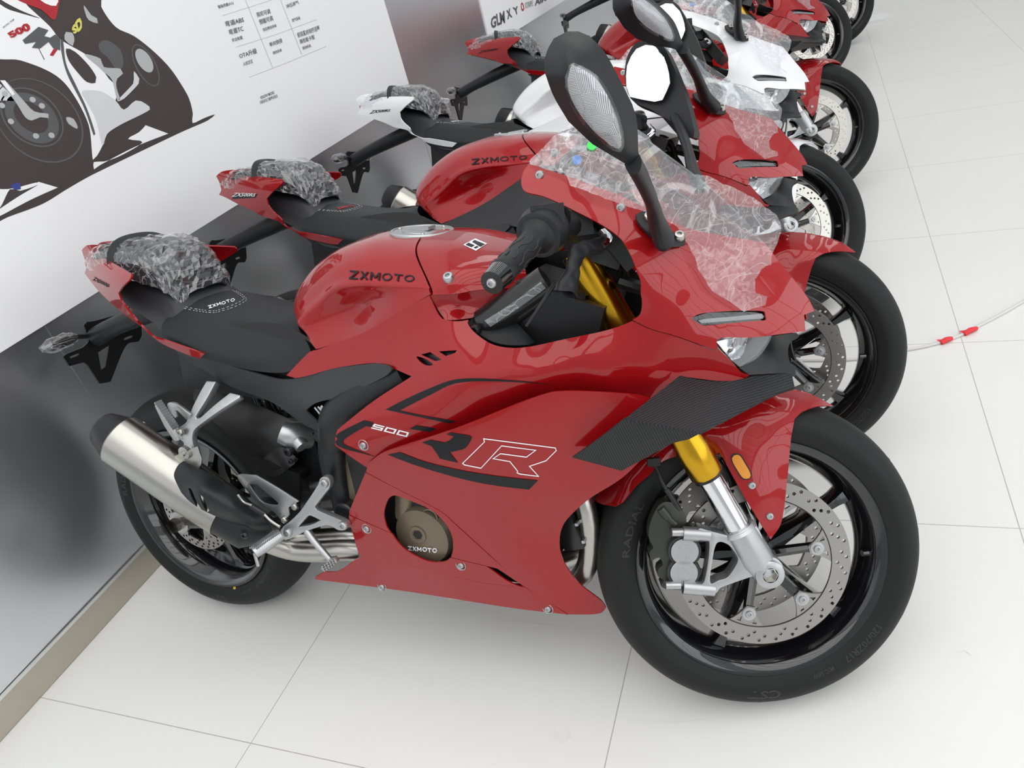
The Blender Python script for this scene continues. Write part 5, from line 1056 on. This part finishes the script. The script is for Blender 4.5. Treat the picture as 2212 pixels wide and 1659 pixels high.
# windscreen film
fo2=P_('E',[(108,775),(200,690),(330,572),(500,560),(690,595),(800,690),(940,815),(1100,870),(1300,960),(1440,1060),(1475,1125),(1455,1230),(1425,1290),(1420,1440),(1388,1560,1),(1275,1588,1),(1180,1530),(1080,1450),(1000,1290,1),(900,1125),(770,1065),(600,1005),(450,950),(330,905,1),(300,850),(200,815)])
fc=[]
for u,v in ((108,775),(200,690),(300,700),(250,800),(450,800),(600,850),(700,760),(800,900),(900,1000),(1000,1050),(1100,1100),(1250,1150)):
    x,y=cr('E',[(u,v)])[0][:2]; fc.append((x,y,float(WS((x,y))[0])-.010))
for u,v in ((600,1000),(770,1070),(1000,1250),(1100,1300),(1200,1250),(1100,1430),(1275,1580),(1388,1540),(1380,1300),(1300,1400)):
    x,y=cr('E',[(u,v)])[0][:2]; fc.append((x,y,float(CT((x,y))[0])-.012))
for u,v,w in ((330,572,.0),(500,560,.02),(690,595,.005),(940,815,.05),(1100,870,.065),(1300,960,.065),(1440,1060,.05),(1475,1125,.03),(1200,980,.03),(1330,1080,.015),(1420,1440,-.015)):
    x,y=cr('E',[(u,v)])[0][:2]; fc.append((x,y,w))
co,F=jitterfill(fo2,7,3); FT2=TPS(fc,.05); ys=FT2(co)
V=[BODY.U(x,y,d) for (x,y),d in zip(co,ys)]; SV=crumple(V,F,.0035,38); SF=[tuple(f) for f in F]
# passenger seat film
G=catgrid([[p+Vector((0,0,0)) for p in r] for r in ps],5,5); V,F=gridmesh(G,True); 
random.seed(5); N=vnorm(V,F); 
if sum(N[:,2])<0: N=-N
V=[Vector(v)+Vector(n)*.007+Vector((random.uniform(-.0025,.0025),random.uniform(-.0025,.0025),random.uniform(-.002,.002))) for v,n in zip(V,N)]
PV=crumple(V,F,.007,45,4); PF=[]
for f in F: PF+= [(f[0],f[1],f[2]),(f[0],f[2],f[3])]
def films(M4,which,first=True):
    filmobj('plastic_film',SV,SF,'film','crinkled clear plastic film over the windscreen of the '+which,'plastic films on windscreens',M4)
    filmobj('plastic_film',PV,PF,'film2','crumpled clear plastic wrap over the rear seat of the '+which,'plastic wraps on rear seats',M4)
# ------------------------------------------------------------ the row: copies of the motorcycle with their own paint, pose and steering
bpy.context.view_layer.update()
KIDS=[o for o in COL.objects if o.parent==bike]
SI=STEER.inverted(); rad=math.radians
def paint(o,swap):
    for s in o.material_slots:
        if s.material and s.material.name in swap: m=swap[s.material.name]; s.link='OBJECT'; s.material=M[m]
def copy_bike(pose,steer,label,swap=None,tweak=None,skip=(),dx=0,fend=0):
    swap=swap or {}; r=bike.copy(); COL.objects.link(r); r.matrix_world=rootM(*pose); r['label']=label; new={}
    D=Matrix.Translation((dx,0,0))@steerM(steer)@SI
    for k in KIDS:
        base=k.name.split('.')[0]
        if base in skip: continue
        c=k.copy(); COL.objects.link(c); c.parent=r
        if k.name in STEERED: c.matrix_local=D@k.matrix_local@(Matrix.Rotation(rad(fend),4,'Y') if base in ('front_fender','reflector','fender_bolt') else Matrix.Identity(4))
        sw=dict(swap); sw.update((tweak or {}).get(base,{})); paint(c,sw)
        for g in k.children:
            gb=g.name.split('.')[0]
            if gb=='round_sticker' and g.data.materials[0].name=='green_sticker': continue
            d=g.copy(); COL.objects.link(d); d.parent=c; sw2=dict(swap); sw2.update((tweak or {}).get(gb,{})); paint(d,sw2)
        new.setdefault(base,[]).append(c)
    return r,new
WHITE={'red_lacquer':'white_paint'}
b2,n2=copy_bike((-1.501,1.564,rad(4.1),rad(15.0)),rad(-1),'second motorcycle from the camera, red with black flanks and red print on its seat',
  tweak={'seat_lettering':{'white_decal':'redtext'},'light_strip':{'light_strip':'smoked'},'tail_lettering':{'charcoal_decal':'decalw'},'tank_side_panel':{'red_lacquer':'grey'}},dx=.022,fend=7)
ts=decal('tail_stripe',C_([(388,452,1),(470,482),(560,522,1),(552,545,1),(470,515),(420,490)]),SURF[tw.name],'decal',None,off=.0008); ts.parent=n2['tail_wing'][0]
# black flank below the tank of the second machine
me=upf.data.copy(); me.materials.append(M['grey'])
for p in me.polygons:
    if p.center.x<.98: p.material_index=1
for c in n2['upper_fairing']: c.data=me
pv=BODY.U(1430,512,-.15); TR=Matrix.Translation(pv)@Matrix.Rotation(rad(-25),4,'Y')@Matrix.Translation(-pv)
for k in ('mirror_housing','mirror_stem'): n2[k][0].matrix_local=TR
b3,n3=copy_bike((-1.511,2.445,rad(1.3),rad(15.4)),rad(25),'white motorcycle with white tail and nose, third in the row',WHITE,tweak={'brake_disc':{'disc_steel':'bright'},'tail_light':{}})
b4,n4=copy_bike((-1.412,3.463,rad(4.7),rad(14.2)),rad(7.2),'red motorcycle just beyond the white one, its bright disc clear of the neighbours',None,tweak={'brake_disc':{'disc_steel':'bright'}})
b5,n5=copy_bike((-1.417,5.637,rad(4.8),rad(13.3)),rad(22),'red motorcycle near the top edge, only its front wheel and plate bracket showing',None,tweak={'brake_disc':{'disc_steel':'bright'}})
b6,n6=copy_bike((-1.238,6.712,rad(3.9),rad(13.8)),rad(10),'farthest motorcycle, only its front wheel showing beside the grey stand',None,tweak={'brake_disc':{'disc_steel':'bright'}})
for r,w in ((bike,'nearest motorcycle'),(b2,'second motorcycle, red with black flanks'),(b3,'white motorcycle'),(b4,'red motorcycle beyond the white one')): films(r.matrix_world.copy() if r is not bike else ROOT,w)
# grey stand foot at the end of the row
a=floorpt(1905,46); mb=MB(); box(mb,(a.x-.06,a.y+.10,.012),(.22,.24,.024)); box(mb,(a.x-.11,a.y+.18,.55),(.03,.06,1.06)); tag(obj('display_stand',mb,'white',None),'pale grey stand with a flat foot behind the farthest front wheel','display stand')
